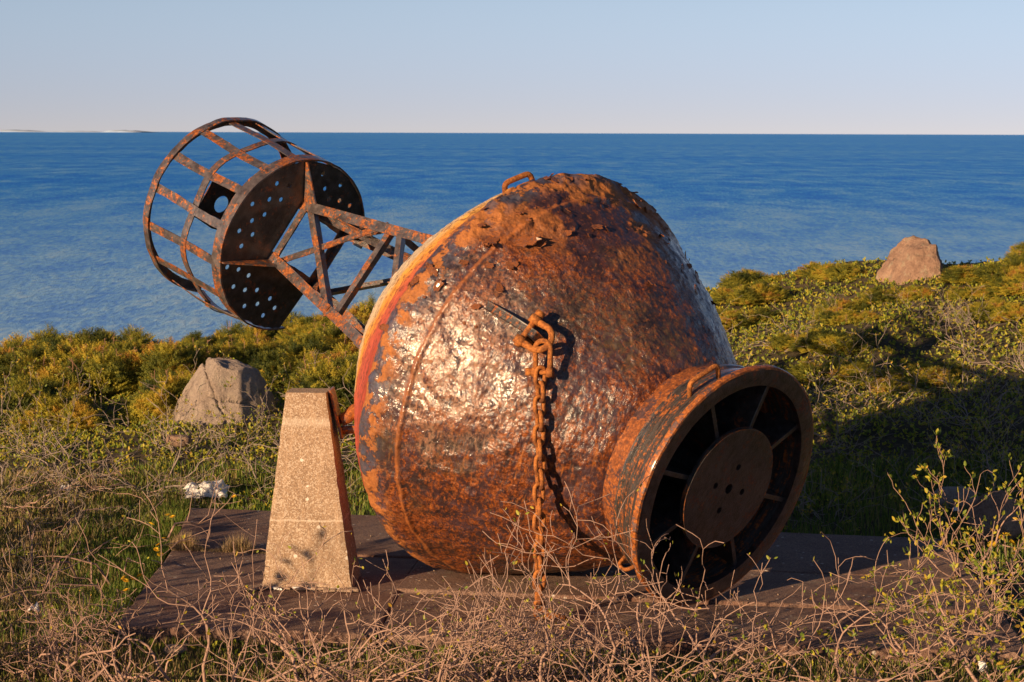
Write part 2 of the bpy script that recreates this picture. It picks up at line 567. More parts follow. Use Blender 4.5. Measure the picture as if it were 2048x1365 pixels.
xs = np.concatenate([np.linspace(-60, -8, 30)[:-1], np.linspace(-8, 9, 230), np.linspace(9, 60, 30)[1:]])
ys = np.concatenate([np.linspace(-40, 6, 24)[:-1], np.linspace(6, 24, 240), np.linspace(24, 50, 40)[1:]])
GX, GY = np.meshgrid(xs, ys, indexing='ij')
GZ = np.maximum(hz(GX, GY), -24)
nx, ny = GX.shape
idx = np.arange(nx * ny).reshape(nx, ny)
quads = np.stack([idx[:-1, :-1], idx[1:, :-1], idx[1:, 1:], idx[:-1, 1:]], -1).reshape(-1, 4)
g = link('ground', np_mesh('ground', np.stack([GX, GY, GZ], -1).reshape(-1, 3), quads, True), None, M['ground'])
tag(g, 'dark heath soil with dry grass around the slab', kind='structure')

SEA_Z = -20.0
sv, sf = [], []
sr = [0, 60, 150, 400, 1000, 3000, 9000, 30000, 90000]
mb = MB()
Vs, Fs = [], []
for i, r_ in enumerate(sr):
    for k in range(48):
        an = 2 * math.pi * k / 48
        Vs.append((r_ * math.cos(an), r_ * math.sin(an), SEA_Z))
for i in range(len(sr) - 1):
    for k in range(48):
        Fs.append((i * 48 + k, (i + 1) * 48 + k, (i + 1) * 48 + (k + 1) % 48, i * 48 + (k + 1) % 48) if i else (k, 48 + k, 48 + (k + 1) % 48))
mb.v, mb.f = Vs, Fs
tag(mb.build('sea', M['sea']), 'blue rippled sea reaching the horizon', kind='structure')

# faint islands on the horizon
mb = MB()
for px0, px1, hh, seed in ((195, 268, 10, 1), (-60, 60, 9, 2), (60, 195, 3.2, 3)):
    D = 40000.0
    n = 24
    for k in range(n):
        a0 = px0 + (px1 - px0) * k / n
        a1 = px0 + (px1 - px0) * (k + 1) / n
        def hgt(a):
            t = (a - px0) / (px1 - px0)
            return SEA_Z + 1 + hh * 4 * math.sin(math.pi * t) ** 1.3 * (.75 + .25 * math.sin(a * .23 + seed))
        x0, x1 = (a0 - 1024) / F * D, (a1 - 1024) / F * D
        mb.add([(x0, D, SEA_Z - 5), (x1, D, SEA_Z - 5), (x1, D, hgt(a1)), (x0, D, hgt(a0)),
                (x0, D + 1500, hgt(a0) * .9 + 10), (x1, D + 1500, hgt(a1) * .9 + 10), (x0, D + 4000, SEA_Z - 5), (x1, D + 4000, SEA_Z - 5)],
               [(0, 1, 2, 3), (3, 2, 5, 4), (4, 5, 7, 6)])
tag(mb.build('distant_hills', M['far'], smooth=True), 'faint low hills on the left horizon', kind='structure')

# ------------------------------------------------------------------ concrete slab
SLZ = -0.018
def slab_poly(name, pts, mat, parent, z1, th, bev=.012):
    mb_ = MB()
    n = len(pts)
    # subdivided edge so the border can be slightly broken
    P = []
    for i in range(n):
        a, b = Vector((*pts[i], 0)), Vector((*pts[(i + 1) % n], 0))
        m = max(2, int((b - a).length / .12))
        for k in range(m):
            p = a.lerp(b, k / m)
            if k:
                q = np.array([[p.x * 6, p.y * 6, 1.0]])
                nn = (b - a).normalized().cross(Vector((0, 0, 1)))
                p = p + nn * float(fbm(q, 3, 5)[0]) * .012
            P.append(p)
    m = len(P)
    V = [(p.x, p.y, z1) for p in P] + [(p.x, p.y, z1 - th) for p in P]
    Fc = [tuple(range(m)), tuple(range(m, 2 * m))[::-1]] + [(i, i + m, (i + 1) % m + m, (i + 1) % m) for i in range(m)]
    mb_.add(V, Fc)
    return mb_.build(name, mat, parent, bevel=bev)

slab = empty('concrete_slab', (0.3, 11.2, SLZ - .1))
tag(slab, 'cracked brown concrete slab under the rusty buoy', kind='structure')
def P2(x, y):
    p = pix(x, y, z=SLZ)
    return (p.x - .3, p.y - 11.2)
FL, ML, BL = P2(228, 1250), P2(345, 1096), P2(380, 1015)
BR, MR, J2R, FR = P2(1885, 1078), P2(1960, 1160), P2(2010, 1225), P2(2060, 1300)
FM = P2(1380, 1292)
def lerp2(a, b, t):
    return (a[0] + (b[0] - a[0]) * t, a[1] + (b[1] - a[1]) * t)
def gap(a, dy):
    return (a[0], a[1] + dy)
J2L = lerp2(ML, FL, .46)
J2M = lerp2(J2L, J2R, .30)
MM = lerp2(ML, MR, .32)
FMM = lerp2(FL, FR, .295)
slab_poly('slab_section', [gap(ML, .02), gap(MR, .012), BR, BL][::1], M['slab'], slab, .1, .16)
slab_poly('slab_section', [FL, FMM, MM, gap(ML, -.02)], M['slab'], slab, .094, .16)
slab_poly('slab_section', [gap(J2M, .01), gap(J2R, .008), gap(MR, -.008), (MM[0] + .012, MM[1] - .003)], M['slab'], slab, .102, .16)
slab_poly('slab_section', [(FMM[0] + .012, FMM[1]), FR, gap(J2R, -.012), (J2M[0] + .012, J2M[1] - .012)], M['slab'], slab, .088, .16)

# ------------------------------------------------------------------ pillar
pl = pix(524, 1171, z=SLZ + .01)
pr = pix(703, 1177, z=SLZ + .01)
yaw = R(-3)
ex = Vector((math.cos(yaw), math.sin(yaw), 0))
ey = Vector((-math.sin(yaw), math.cos(yaw), 0))
W0 = (pr - pl).length / 2
cb = (pl + pr) / 2 + ey * W0 * .80
pil = empty('concrete_pillar', (cb.x, cb.y, SLZ))
pil.rotation_euler.z = yaw
tag(pil, 'tapered sandy concrete pillar standing left of the rusty buoy', 'pillar')
PH, W1, D1 = .995, .104, .10
NP = 70
nn = 16
V, Fc = [], []
for i in range(NP + 1):
    t = i / NP
    w = W0 + (W1 - W0) * t
    d = W0 * .80 + (D1 - W0 * .80) * t
    sh = -.012 * t
    for k in range(4 * nn):
        s_, q = divmod(k, nn)
        a = -1 + 2 * q / nn
        x, y = [(a, -1), (1, a), (-a, 1), (-1, -a)][s_]
        cr = .985 if q == 0 else 1
        V.append(((x * w * cr) + sh, y * d * cr, t * PH))
m4 = 4 * nn
for i in range(NP):
    for k in range(m4):
        Fc.append((i * m4 + k, i * m4 + (k + 1) % m4, (i + 1) * m4 + (k + 1) % m4, (i + 1) * m4 + k))
Fc.append(tuple(NP * m4 + k for k in range(m4)))
Va = np.array(V)
nz = fbm(Va * 14, 4, 21)
cnr = np.exp(-((np.abs(np.abs(Va[:, 0]) - (W0 + (W1 - W0) * Va[:, 2] / PH))) / .012) ** 2)
nz = nz - cnr * np.clip(fbm(Va * 22, 3, 25) - .12, 0, 1) * 3.5
Va[:, 0] += nz * .004 * np.sign(Va[:, 0])
Va[:, 1] += fbm(Va * 14 + 9, 4, 22) * .004 * np.sign(Va[:, 1])
mb = MB()
mb.v, mb.f = [tuple(v) for v in Va], Fc
mb.build('shaft', M['pillar'], pil)
# mortar bedding at its foot
rg = random.Random(3)
for k in range(22):
    s_ = rg.random() * 2 - 1
    mb = MB()
    x, y = s_ * (W0 + .05), -W0 * .80 - rg.uniform(-.01, .05)
    w, d, h = rg.uniform(.012, .04), rg.uniform(.008, .03), rg.uniform(.003, .007)
    mb.box((x, y, h * .8), (w, rg.uniform(-.01, .01), 0), (rg.uniform(-.01, .01), d, 0), (0, 0, h))
    mb.build('mortar_chip', M['plastic'] if k % 5 == 0 else M['stone'], pil, bevel=.004)
# rusty steel plate on its far side, holding the two arms
mb = MB()
mb.box((W1 + .030, .02, PH - .115), (.006, 0, 0), (0, .075, 0), (.030, 0, .125 * -1))
mb.build('steel_plate', M['lug'], pil, bevel=.002)
for zz, ln, rr in ((PH - .125, .17, .026), (PH - .205, .20, .018)):
    mb = MB()
    if zz > PH - .15:
        pts = [(W1 + .03 + .02, .0, zz - .03), (W1 + .08, .01, zz - .015), (W1 + .12, .03, zz + .02), (W1 + .16, .05, zz + .045), (W1 + .20, .08, zz + .04)]
        mb.tube(pts, [.03, .034, .036, .026, .02], 8)
    else:
        mb.bar((W1 + .04, .0, zz), (W1 + ln + .02, .06, zz + .005), (0, 0, 1), .042, .02)
    mb.build('steel_arm', M['lug'], pil, smooth=True)

# ------------------------------------------------------------------ the buoy
C0 = Vector((.45279, 4.57706, .25794)) * SC
az_, el_ = 2.35623680, .308371696
A = Vector((math.cos(el_) * math.cos(az_), math.cos(el_) * math.sin(az_), math.sin(el_)))
U = A.cross(Vector((0, 0, 1))).normalized()
Vv = A.cross(U)
buoy = empty('lighted_buoy')
bm_ = Matrix((U, Vv, A)).transposed().to_4x4()
bm_.translation = C0
buoy.matrix_world = bm_
tag(buoy, 'huge rusted navigation buoy lying on its side with open cage top', 'buoy')

def cyl(t, r, ang):
    """buoy coordinates: t along the axis, r from it, ang in degrees; all in camera heights"""
    a = R(ang)
    return Vector((r * math.cos(a), r * math.sin(a), t)) * SC

KT = np.array([.135, .145, .165, .20, .26, .33, .40, .47, .54, .585, .62, .65, .70, .76, .84, .95, 1.02, 1.05])
KR = np.array([.20, .222, .243, .266, .306, .352, .389, .424, .455, .474, .480, .470, .440, .391, .321, .205, .09, .001])
# smooth the knots a little
TT = np.linspace(.135, 1.05, 1600)
RR = np.interp(TT, KT, KR)
ker = np.hanning(61)
ker /= ker.sum()
RRp = np.concatenate([RR[0] - (RR[60:0:-1] - RR[0]), RR, RR[-1] - (RR[-2:-62:-1] - RR[-1])])
RRs = np.convolve(RRp, ker, 'same')[60:-60]

def body_r(t):
    return np.interp(t, TT, RRs)

def body_disp(P, T, ang):
    """metres of relief on the shell"""
    d = fbm(P * 2.2, 3, 1) * .010
    d += fbm(P * 11, 4, 2) * .0065
    d += np.clip(fbm(P * 24, 4, 6), -.2, 1) * .0065
    n = fbm(P * 5.5, 4, 4)
    t = T * SC
    seam_on = np.clip(fbm(P * 1.9, 2, 8) * 4 + 1.0, .25, 1)
    d += .011 * np.exp(-((t + n * .012 - SEAM_T) / .012) ** 2) * seam_on
    # thick scale ends at the shoulder edge
    e = 1 / (1 + np.exp((t + n * .035 - EDGE_T) / .004))
    sc = np.clip((fbm(P * 7, 4, 12) + .05) * 12, 0, 1)
    d += e * .006
    d += e * sc * .006 * np.clip((t - (EDGE_T - .35)) / .2, 0, 1)
    # torn scale on the crown
    crown = np.clip((-P[:, 1] - .78) * 6, 0, 1)
    d += crown * np.clip((fbm(P * 6, 4, 31) - .02) * 14, 0, 1) * .011 * e
    return d

NA, NTT = 620, 330
tt = np.concatenate([np.linspace(.135, .72, 310), np.linspace(.72, 1.05, 42)[1:]])
aa = np.linspace(0, 2 * np.pi, NA, endpoint=False)
Tg, Ag = np.meshgrid(tt, aa, indexing='ij')
Rg = body_r(Tg)
P = np.stack([Rg * np.cos(Ag), Rg * np.sin(Ag), Tg], -1).reshape(-1, 3) * SC
dRdT = np.gradient(body_r(tt), tt)
Nrm = np.stack([np.cos(Ag), np.sin(Ag), -np.repeat(dRdT[:, None], NA, 1)], -1).reshape(-1, 3)
Nrm /= np.linalg.norm(Nrm, axis=1, keepdims=True)
P = P + Nrm * body_disp(P, Tg.ravel(), Ag.ravel())[:, None]
n0 = len(tt)
idx = np.arange(n0 * NA).reshape(n0, NA)
q = np.stack([idx[:-1], np.roll(idx[:-1], -1, 1), np.roll(idx[1:], -1, 1), idx[1:]], -1).reshape(-1, 4)
link('float_body', np_mesh('float_body', P, q, True), buoy, M['body'])

def revolve(name, prof, mat, parent, n=160, a0=0, a1=360, closed=True, disp=0.0, seed=0, smooth=True):
    """closed profile (t, r) turned about the axis; an arc gets end caps"""
    full = abs(a1 - a0) >= 359.9
    an = np.radians(np.linspace(a0, a1, n, endpoint=not full))
    prof = np.array(prof, float)
    m = len(prof)
    V = np.stack([prof[None, :, 1] * np.cos(an)[:, None], prof[None, :, 1] * np.sin(an)[:, None], np.repeat(prof[None, :, 0], len(an), 0)], -1) * SC
    V = V.reshape(-1, 3)
    if disp:
        rad = V * np.array([1, 1, 0])
        rad /= np.linalg.norm(rad, axis=1, keepdims=True) + 1e-9
        V = V + rad * (fbm(V * 9, 4, seed) * disp)[:, None] + np.array([0, 0, 1]) * (fbm(V * 11 + 5, 3, seed + 3) * disp * .6)[:, None]
    Fc = []
    na = len(an)
    for i in range(na if full else na - 1):
        j = (i + 1) % na
        for k in range(m):
            k2 = (k + 1) % m
            Fc.append((i * m + k, j * m + k, j * m + k2, i * m + k2))
    mb_ = MB()
    mb_.v, mb_.f = [tuple(v) for v in V], Fc
    if not full:
        mb_.f.append(tuple(range(m)))
        mb_.f.append(tuple((na - 1) * m + k for k in range(m))[::-1])
    o = mb_.build(name, mat, parent, smooth=smooth)
    if smooth:
        o.data.set_sharp_from_angle(angle=R(35))
    return o

# neck: conical skirt with a weld seam
def dense(prof, step=.006):
    out = []
    for (a, b) in zip(prof[:-1], prof[1:]):
        m = max(1, int(math.hypot(b[0] - a[0], b[1] - a[1]) / step))
        out += [(a[0] + (b[0] - a[0]) * k / m, a[1] + (b[1] - a[1]) * k / m) for k in range(m)]
    return out + [prof[-1]]
revolve('neck_collar', dense([(.088, .236), (.100, .233), (.160, .219)]) + [(.160, .205), (.088, .222)], M['collar'], buoy, 300, disp=.006, seed=41)
outer = dense([(.013, .2615), (.05, .250), (.080, .2400), (.084, .2435), (.091, .2435), (.094, .236)])
revolve('neck_skirt', outer + [(.094, .224), (.013, .240)], M['neck'], buoy, 260, disp=.003, seed=40)
# flange ring, with its lip
revolve('flange_ring', [(-.002, .2330), (-.004, .252), (-.002, .2700), (.0125, .2700), (.0145, .262), (.0125, .2330)], M['disc'], buoy, 220, disp=.0035, seed=44)
revolve('flange_lip', [(-.0025, .2685), (-.001, .2735), (.004, .2755), (.011, .2745), (.0135, .2685)], M['lip'], buoy, 220, disp=.004, seed=45)
revolve('bulkhead', [(.13, .001), (.13, .222), (.138, .218), (.138, .001)], M['inner'], buoy, 90)
revolve('centre_tube', [(.012, .050), (.13, .050), (.13, .058), (.012, .058)], M['inner'], buoy, 60)

def plate(name, outer, holes, t0, th, mat, parent, axes=None):
    """flat plate with real holes; polygons in (x, y) metres of buoy coordinates"""
    polys = [[Vector((x, y, 0)) for x, y in outer]] + [[Vector((x, y, 0)) for x, y in h] for h in holes]
    flat = [p for pl_ in polys for p in pl_]
    tris = tessellate_polygon(polys)
    if axes is None:
        o_, e1, e2, e3 = Vector((0, 0, t0)), Vector((1, 0, 0)), Vector((0, 1, 0)), Vector((0, 0, 1))
    else:
        o_, e1, e2, e3 = axes
    V = [o_ + p.x * e1 + p.y * e2 for p in flat] + [o_ + p.x * e1 + p.y * e2 + e3 * th for p in flat]
    n = len(flat)
    Fc = [tuple(t) for t in tris] + [tuple(i + n for i in t[::-1]) for t in tris]
    b = 0
    for pl_ in polys:
        m = len(pl_)
        for i in range(m):
            Fc.append((b + i, b + (i + 1) % m, b + (i + 1) % m + n, b + i + n))
        b += m
    mb_ = MB()
    mb_.v, mb_.f = [tuple(v) for v in V], Fc
    return mb_.build(name, mat, parent)

def circ2(cx, cy, r, n=12, jit=0):
    return [(cx + r * (1 + random.uniform(-jit, jit)) * math.cos(2 * math.pi * k / n), cy + r * (1 + random.uniform(-jit, jit)) * math.sin(2 * math.pi * k / n)) for k in range(n)]

def c2(r, ang):
    return (r * SC * math.cos(R(ang)), r * SC * math.sin(R(ang)))

hol = [circ2(*c2(.05, a_), .017, 12) for a_ in (15, 105, 195, 285)] + [circ2(0, 0, .026, 14)]
plate('centre_disc', circ2(0, 0, .1345 * SC, 96, .004), hol, -.014, .026, M['disc'], buoy)
revolve('disc_edge', [(-.0058, .1340), (-.0062, .1372), (.0055, .1372), (.0055, .1340)], M['neck'], buoy, 120, disp=.002, seed=50)
for a_ in (15, 60, 105, 150, 195, 240, 285, 330):
    mb = MB()
    d = Vector((math.cos(R(a_)), math.sin(R(a_)), 0))
    s_ = Vector((-math.sin(R(a_)), math.cos(R(a_)), 0)) * .0125
    prof = [d * .06 * SC + Vector((0, 0, .29)), d * .06 * SC + Vector((0, 0, .014)), d * .134 * SC + Vector((0, 0, .014)), d * .2345 * SC + Vector((0, 0, .018)), d * .226 * SC + Vector((0, 0, .29))]
    V = [p - s_ for p in prof] + [p + s_ for p in prof]
    mb.add(V, [(4, 3, 2, 1, 0), (5, 6, 7, 8, 9)] + [(i, (i + 1) % 5, (i + 1) % 5 + 5, i + 5) for i in range(5)])
    mb.build('web_plate', M['inner'], buoy, bevel=.002)

# handles: bent rods
def handle(points, rad, mat=None, n=10, name='lifting_handle'):
    pts = [Vector(p) for p in points]
    # round the corners
    out = [pts[0]]
    for i in range(1, len(pts) - 1):
        a, b, c = pts[i - 1], pts[i], pts[i + 1]
        ra = min(.4, .035 / max((b - a).length, 1e-6))
        rb = min(.4, .035 / max((c - b).length, 1e-6))
        p0, p2 = b.lerp(a, ra), b.lerp(c, rb)
        for k in range(6):
            t = k / 5
            out.append(p0.lerp(b, t).lerp(b.lerp(p2, t), t))
    out.append(pts[-1])
    mb_ = MB()
    mb_.tube(out, rad, n)
    return mb_.build(name, mat or M['chain'], buoy, smooth=True)

handle([cyl(.045, .246, 234), cyl(.045, .282, 236), cyl(.04, .286, 252), cyl(.04, .246, 253)], .0125)
handle([cyl(.668, .450, 250), cyl(.670, .478, 250), cyl(.662, .486, 258), cyl(.655, .460, 259)], .015)
handle([cyl(.10, .232, 128), cyl(.10, .262, 129), cyl(.07, .268, 131), cyl(.055, .244, 131)], .010)

# lug with the shackles hanging from it
LA = 216
def lugp(t, r, off):
    p = cyl(t, r, LA)
    a = R(LA)
    return p + Vector((-math.sin(a), math.cos(a), 0)) * off
prof = [(.335, .33), (.340, .396), (.352, .404), (.385, .415), (.445, .428), (.480, .430), (.485, .40)]
V = [lugp(t, r, -.022) for t, r in prof] + [lugp(t, r, .022) for t, r in prof]
n7 = len(prof)
mb = MB().add(V, [tuple(range(n7)), tuple(range(n7, 2 * n7))[::-1]] + [(i, (i + 1) % n7, (i + 1) % n7 + n7, i + n7) for i in range(n7)])
mb.build('mooring_lug', M['neck'], buoy, bevel=.006)
mb = MB()
c_ = cyl(.362, .374, LA)
pd = Vector((-math.sin(R(LA)), math.cos(R(LA)), 0))
# lug boss
mb.tube([c_ - pd * .055, c_ - pd * .024], .036, 14)
mb.build('lug_boss', M['chain'], buoy, smooth=True)

# loose curled scale on the shell
rg = random.Random(11)
flake_meshes = []
for k in range(6):
    V, Fc = [], []
    n = 6
    cv = rg.uniform(1.0, 2.6)
    for i in range(n):
        for j in range(n):
            x, y = (i / (n - 1) - .5), (j / (n - 1) - .5)
            e = 1 - .5 * rg.random() if i in (0, n - 1) or j in (0, n - 1) else 1
            x, y = x * math.sqrt(1 - 1.7 * y * y), y * math.sqrt(1 - 1.7 * x * x)
            V.append((x * e * 1.1, y * e * .62, .12 * cv * (x + .5) ** 2 + .03 * rg.random()))
    V2 = [(x, y, z - .05) for x, y, z in V]
    for i in range(n - 1):
        for j in range(n - 1):
            a = i * n + j
            Fc.append((a, a + n, a + n + 1, a + 1))
            Fc.append((a + n * n, a + 1 + n * n, a + n + 1 + n * n, a + n + n * n))
    rim = [i * n for i in range(n)] + [(n - 1) * n + j for j in range(1, n)] + [i * n + n - 1 for i in range(n - 2, -1, -1)] + [j for j in range(n - 2, 0, -1)]
    for a, b in zip(rim, rim[1:] + rim[:1]):
        Fc.append((b, a, a + n * n, b + n * n))
    me = bpy.data.meshes.new('scale_flake')
    me.from_pydata(V + V2, [], Fc)
    me.materials.append(M['flake'])
    flake_meshes.append(me)
spots = [(.548, 231, .085), (.50, 238, .10), (.487, 229, .05), (.56, 222, .04), (.565, 243, .06), (.47, 222, .05), (.59, 233, .05)]
for k in range(58):
    if rg.random() < .45:
        spots.append((rg.uniform(.30, .62), rg.uniform(255, 320), rg.uniform(.02, .055)))
    else:
        spots.append((rg.uniform(.46, .64), rg.uniform(190, 290), rg.uniform(.015, .055)))
for t, an, sz in spots:
    sz *= 1.5
    o = link('scale_flake', rg.choice(flake_meshes), buoy)
    r = float(body_r(t))
    dr = float((body_r(t + .01) - body_r(t - .01)) / .02)
    a = R(an)
    nrm = Vector((math.cos(a), math.sin(a), -dr)).normalized()
    tan = Vector((-math.sin(a), math.cos(a), 0))
    th = rg.uniform(0, 6.28)
    e1 = (tan * math.cos(th) + nrm.cross(tan) * math.sin(th))
    e2 = nrm.cross(e1)
    mm = (Matrix((e1, e2, nrm)).transposed() @ Matrix.Rotation(rg.uniform(-.45, .1), 3, 'Y') @ Matrix.Rotation(rg.uniform(-.3, .3), 3, 'X')).to_4x4()
    mm.translation = cyl(t, r, an) + nrm * (.008 + .10 * sz)
    o.matrix_local = mm @ Matrix.Diagonal((sz, sz, sz * rg.uniform(.5, 1), 1)) 

# --- lattice tower: four corner angles, centre a little off the axis
TOPC = [(.004, -.121), (-.077, .034), (.078, .115), (.159, -.040)]
BOTC = [(0, -.202), (-.164, .076), (.114, .240), (.278, -.038)]
def corner(k, t):
    f = (1.50 - t) / .5
    x = TOPC[k][0] + (BOTC[k][0] - TOPC[k][0]) * f
    y = TOPC[k][1] + (BOTC[k][1] - TOPC[k][1]) * f
    return Vector((x, y, t)) * SC
def toward(k, j):
    return (corner(j, 1.3) - corner(k, 1.3)).normalized()
LW = .062
def lbar(p0, p1, d1, d2, w, th, name, mat=None, parent=None):
    mb_ = MB()
    p0, p1 = Vector(p0), Vector(p1)
    ax = (p1 - p0).normalized()
    d1 = (Vector(d1) - ax * ax.dot(Vector(d1))).normalized()
    d2 = (Vector(d2) - ax * ax.dot(Vector(d2)))
    d2 = (d2 - d1 * d2.dot(d1) * .0).normalized()
    n = 10
    for dd, other in ((d1, d2), (d2, d1)):
        V, Fc = [], []
        for i in range(n + 1):
            c = p0.lerp(p1, i / n)
            wv = w * (1 - .10 * rg.random())
            s0 = other * (th if dd is d2 else 0)
            for q_ in (c + s0 * 0 + dd * (th * .9 if dd is d2 else 0), c + dd * wv, c + dd * wv + other * th, c + other * th + dd * (th * .9 if dd is d2 else 0)):
                V.append(q_)
        for i in range(n):
            for k in range(4):
                Fc.append((i * 4 + k, i * 4 + (k + 1) % 4, i * 4 + 4 + (k + 1) % 4, i * 4 + 4 + k))
        Fc += [(0, 1, 2, 3), (n * 4 + 3, n * 4 + 2, n * 4 + 1, n * 4)]
        mb_.add(V, Fc)
    return mb_.build(name, mat or M['tower'], parent or buoy)
for k in range(4):
    j, i = (k + 1) % 4, (k - 1) % 4
    leg = lbar(corner(k, 1.50), corner(k, .80), toward(k, j), toward(k, i), LW, .007, 'tower_leg')
    for q_ in range(3):
        t = 1.02 - .045 * q_
        p = corner(k, t) + toward(k, j) * LW * .55
        nn_ = toward(k, i) * -1
        mb = MB().tube([p - nn_ * .012, p + nn_ * .008], .009, 6)
        mb.build('bolt', M['chain'], leg)
def brace(k, t0, j, t1, w=.045, off=.006, name='brace'):
    p0, p1 = corner(k, t0), corner(j, t1)
    d = (p1 - p0).normalized()
    p0, p1 = p0 + d * .012, p1 - d * .012
    cen = sum((corner(q_, (t0 + t1) / 2) for q_ in range(4)), Vector()) / 4
    nrm = ((corner(k, t0) + corner(j, t1)) / 2 - cen)
    nrm = (nrm - d * nrm.dot(d)).normalized()
    wd = d.cross(nrm)
    o = nrm * -off
    return lbar(p0 + o - wd * w / 2, p1 + o - wd * w / 2, wd, -nrm, w, .006, name)
TN = 1.165
for k in range(4):
    j = (k + 1) % 4
    if k == 2:
        brace(k, 1.46, j, TN + .01)
    else:
        brace(k, 1.48, j, TN + .015)
        brace(j, 1.48, k, TN + .015, off=.016)
    brace(k, TN - .005, j, TN - .005, .04, name='strut')
    brace(k, TN - .03, j, .90, .04, name='brace')
# splice plates at the feet
for k in range(4):
    j = (k + 1) % 4
    p0, p1 = corner(k, 1.04), corner(k, .93)
    mb = MB()
    d = toward(k, j)
    mb.add([p0, p0 + d * .06, p1 + d * .13, p1] + [q_ - toward(k, (k - 1) % 4) * .006 for q_ in (p0, p0 + d * .06, p1 + d * .13, p1)],
           [(0, 1, 2, 3), (7, 6, 5, 4), (0, 4, 5, 1), (1, 5, 6, 2), (2, 6, 7, 3), (3, 7, 4, 0)])
    mb.build('gusset', M['tower'], buoy)

# --- daymark plate with drilled holes: three segments round the square opening
RP = .2285
corners_t = [Vector((x, y)) for x, y in TOPC]
def rim_ang(p):
    return math.degrees(math.atan2(p.y, p.x)) % 360
GA = [266.0, 171.0, 88.0, 2.0]         # where each segment border meets the rim
def seg(k, j, holes):
    a0, a1 = GA[k], GA[j]
    if a1 > a0 + 180:
        a1 -= 360
    if a0 > a1 + 180:
        a0 -= 360
    pts = [(corners_t[k].x * SC, corners_t[k].y * SC)]
    n = 26
    for i in range(n + 1):
        rr_ = RP - .003 - .0035 * rg.random() * (1 if rg.random() < .4 else 0)
        pts.append(c2(rr_, a0 + (a1 - a0) * i / n))
    pts.append((corners_t[j].x * SC, corners_t[j].y * SC))
    hs = [circ2(*c2(r_, a_), .0155, 9, .06) for a_, r_ in holes]
    plate('drilled_plate', pts, hs, 1.4965 * SC, .007, M['inner'], buoy)
seg(0, 1, [(241, .191), (229.7, .165), (240.8, .143), (217.3, .142), (205.5, .165), (193.8, .188), (193.8, .143), (181.6, .167), (216, .195), (252, .170)])
seg(1, 2, [(160.3, .172), (149.1, .147), (148.4, .197), (138.4, .172), (127.7, .147), (106.5, .148), (127.3, .199), (117.2, .174), (97, .17), (106.1, .195), (166, .205)])
seg(3, 0, [(284.9, .197), (306, .198), (316.4, .171), (327.3, .192), (294, .165), (340, .170), (350, .195), (305, .150)])
# plate rim band (open on the far side)
revolve('plate_rim', [(1.4935, RP - .0025), (1.4935, RP + .002), (1.528, RP + .003), (1.528, RP - .0005)], M['tower'], buoy, 130, 84, 364, disp=.006, seed=60)
# channel beams along the opening and gussets to the rim
for k, j in ((0, 1), (1, 2), (3, 0), (2, 3)):
    p0 = Vector((*corners_t[k], 1.490)) * SC
    p1 = Vector((*corners_t[j], 1.490)) * SC
    d = (p1 - p0).normalized()
    cen = Vector((.041, -.003, 1.49)) * SC
    inn = cen - (p0 + p1) / 2
    inn = (inn - d * inn.dot(d)).normalized()
    lbar(p0, p1, -inn * -1, Vector((0, 0, -1)), .05, .007, 'opening_beam')
for k in range(3 + 1):
    if k == 2:
        continue
    a_ = GA[k]
    p = Vector((*corners_t[k], 0)) * SC
    q_ = Vector((*c2(RP - .004, a_), 0))
    z0 = 1.4955 * SC
    t_ = (q_ - p).normalized().cross(Vector((0, 0, 1))) * .004
    pts = [p + Vector((0, 0, z0)), q_ + Vector((0, 0, z0)), q_ + Vector((0, 0, z0 - .02)), p + Vector((0, 0, z0 - .12))]
    side = Vector((.06, .05, 0)) if k == 0 else Vector((0, 0, 0))
    mb = MB().add([v - t_ for v in pts] + [v + t_ for v in pts], [(0, 1, 2, 3), (7, 6, 5, 4), (0, 4, 5, 1), (1, 5, 6, 2), (2, 6, 7, 3), (3, 7, 4, 0)])
    mb.build('gusset', M['tower'], buoy)
    # second plate lying back from the leg, closing the wedge
    for sgn in ((1,) if k == 0 else (-1,)):
        ja = {0: 3, 1: 2, 3: 0}[k]
        b_ = p + (corners_t[ja].to_3d() * SC - p) * .30
        pts = [p + Vector((0, 0, z0 - .12)), q_ + Vector((0, 0, z0 - .012)), b_ + Vector((0, 0, z0 - .012))]
        o3 = Vector((0, 0, .006))
        mb = MB().add(pts + [v + o3 for v in pts], [(0, 1, 2), (5, 4, 3), (0, 3, 4, 1), (1, 4, 5, 2), (2, 5, 3, 0)])
        mb.build('wedge_plate', M['tower'], buoy)

# --- cage: ribs, mid hoop, end hoop
RC = .234
def strip(points_t_r_a, w, th, name, mat, tang=True):
    """flat bar through points in cylinder coordinates, lying on the cage surface"""
    pts = [cyl(*p) for p in points_t_r_a]
    V, Fc = [], []
    n = len(pts)
    for i, p in enumerate(pts):
        a = R(points_t_r_a[i][2])
        rad = Vector((math.cos(a), math.sin(a), 0))
        d = (pts[min(i + 1, n - 1)] - pts[max(i - 1, 0)]).normalized()
        sd = d.cross(rad).normalized() * w / 2 * (1 - .1 * rg.random())
        V += [p - sd, p + sd, p + sd + rad * th, p - sd + rad * th]
    for i in range(n - 1):
        for k in range(4):
            Fc.append((i * 4 + k, i * 4 + (k + 1) % 4, i * 4 + 4 + (k + 1) % 4, i * 4 + 4 + k))
    Fc += [(3, 2, 1, 0), tuple(n * 4 - 4 + k for k in range(4))]
    return MB().add(V, Fc).build(name, mat, buoy)
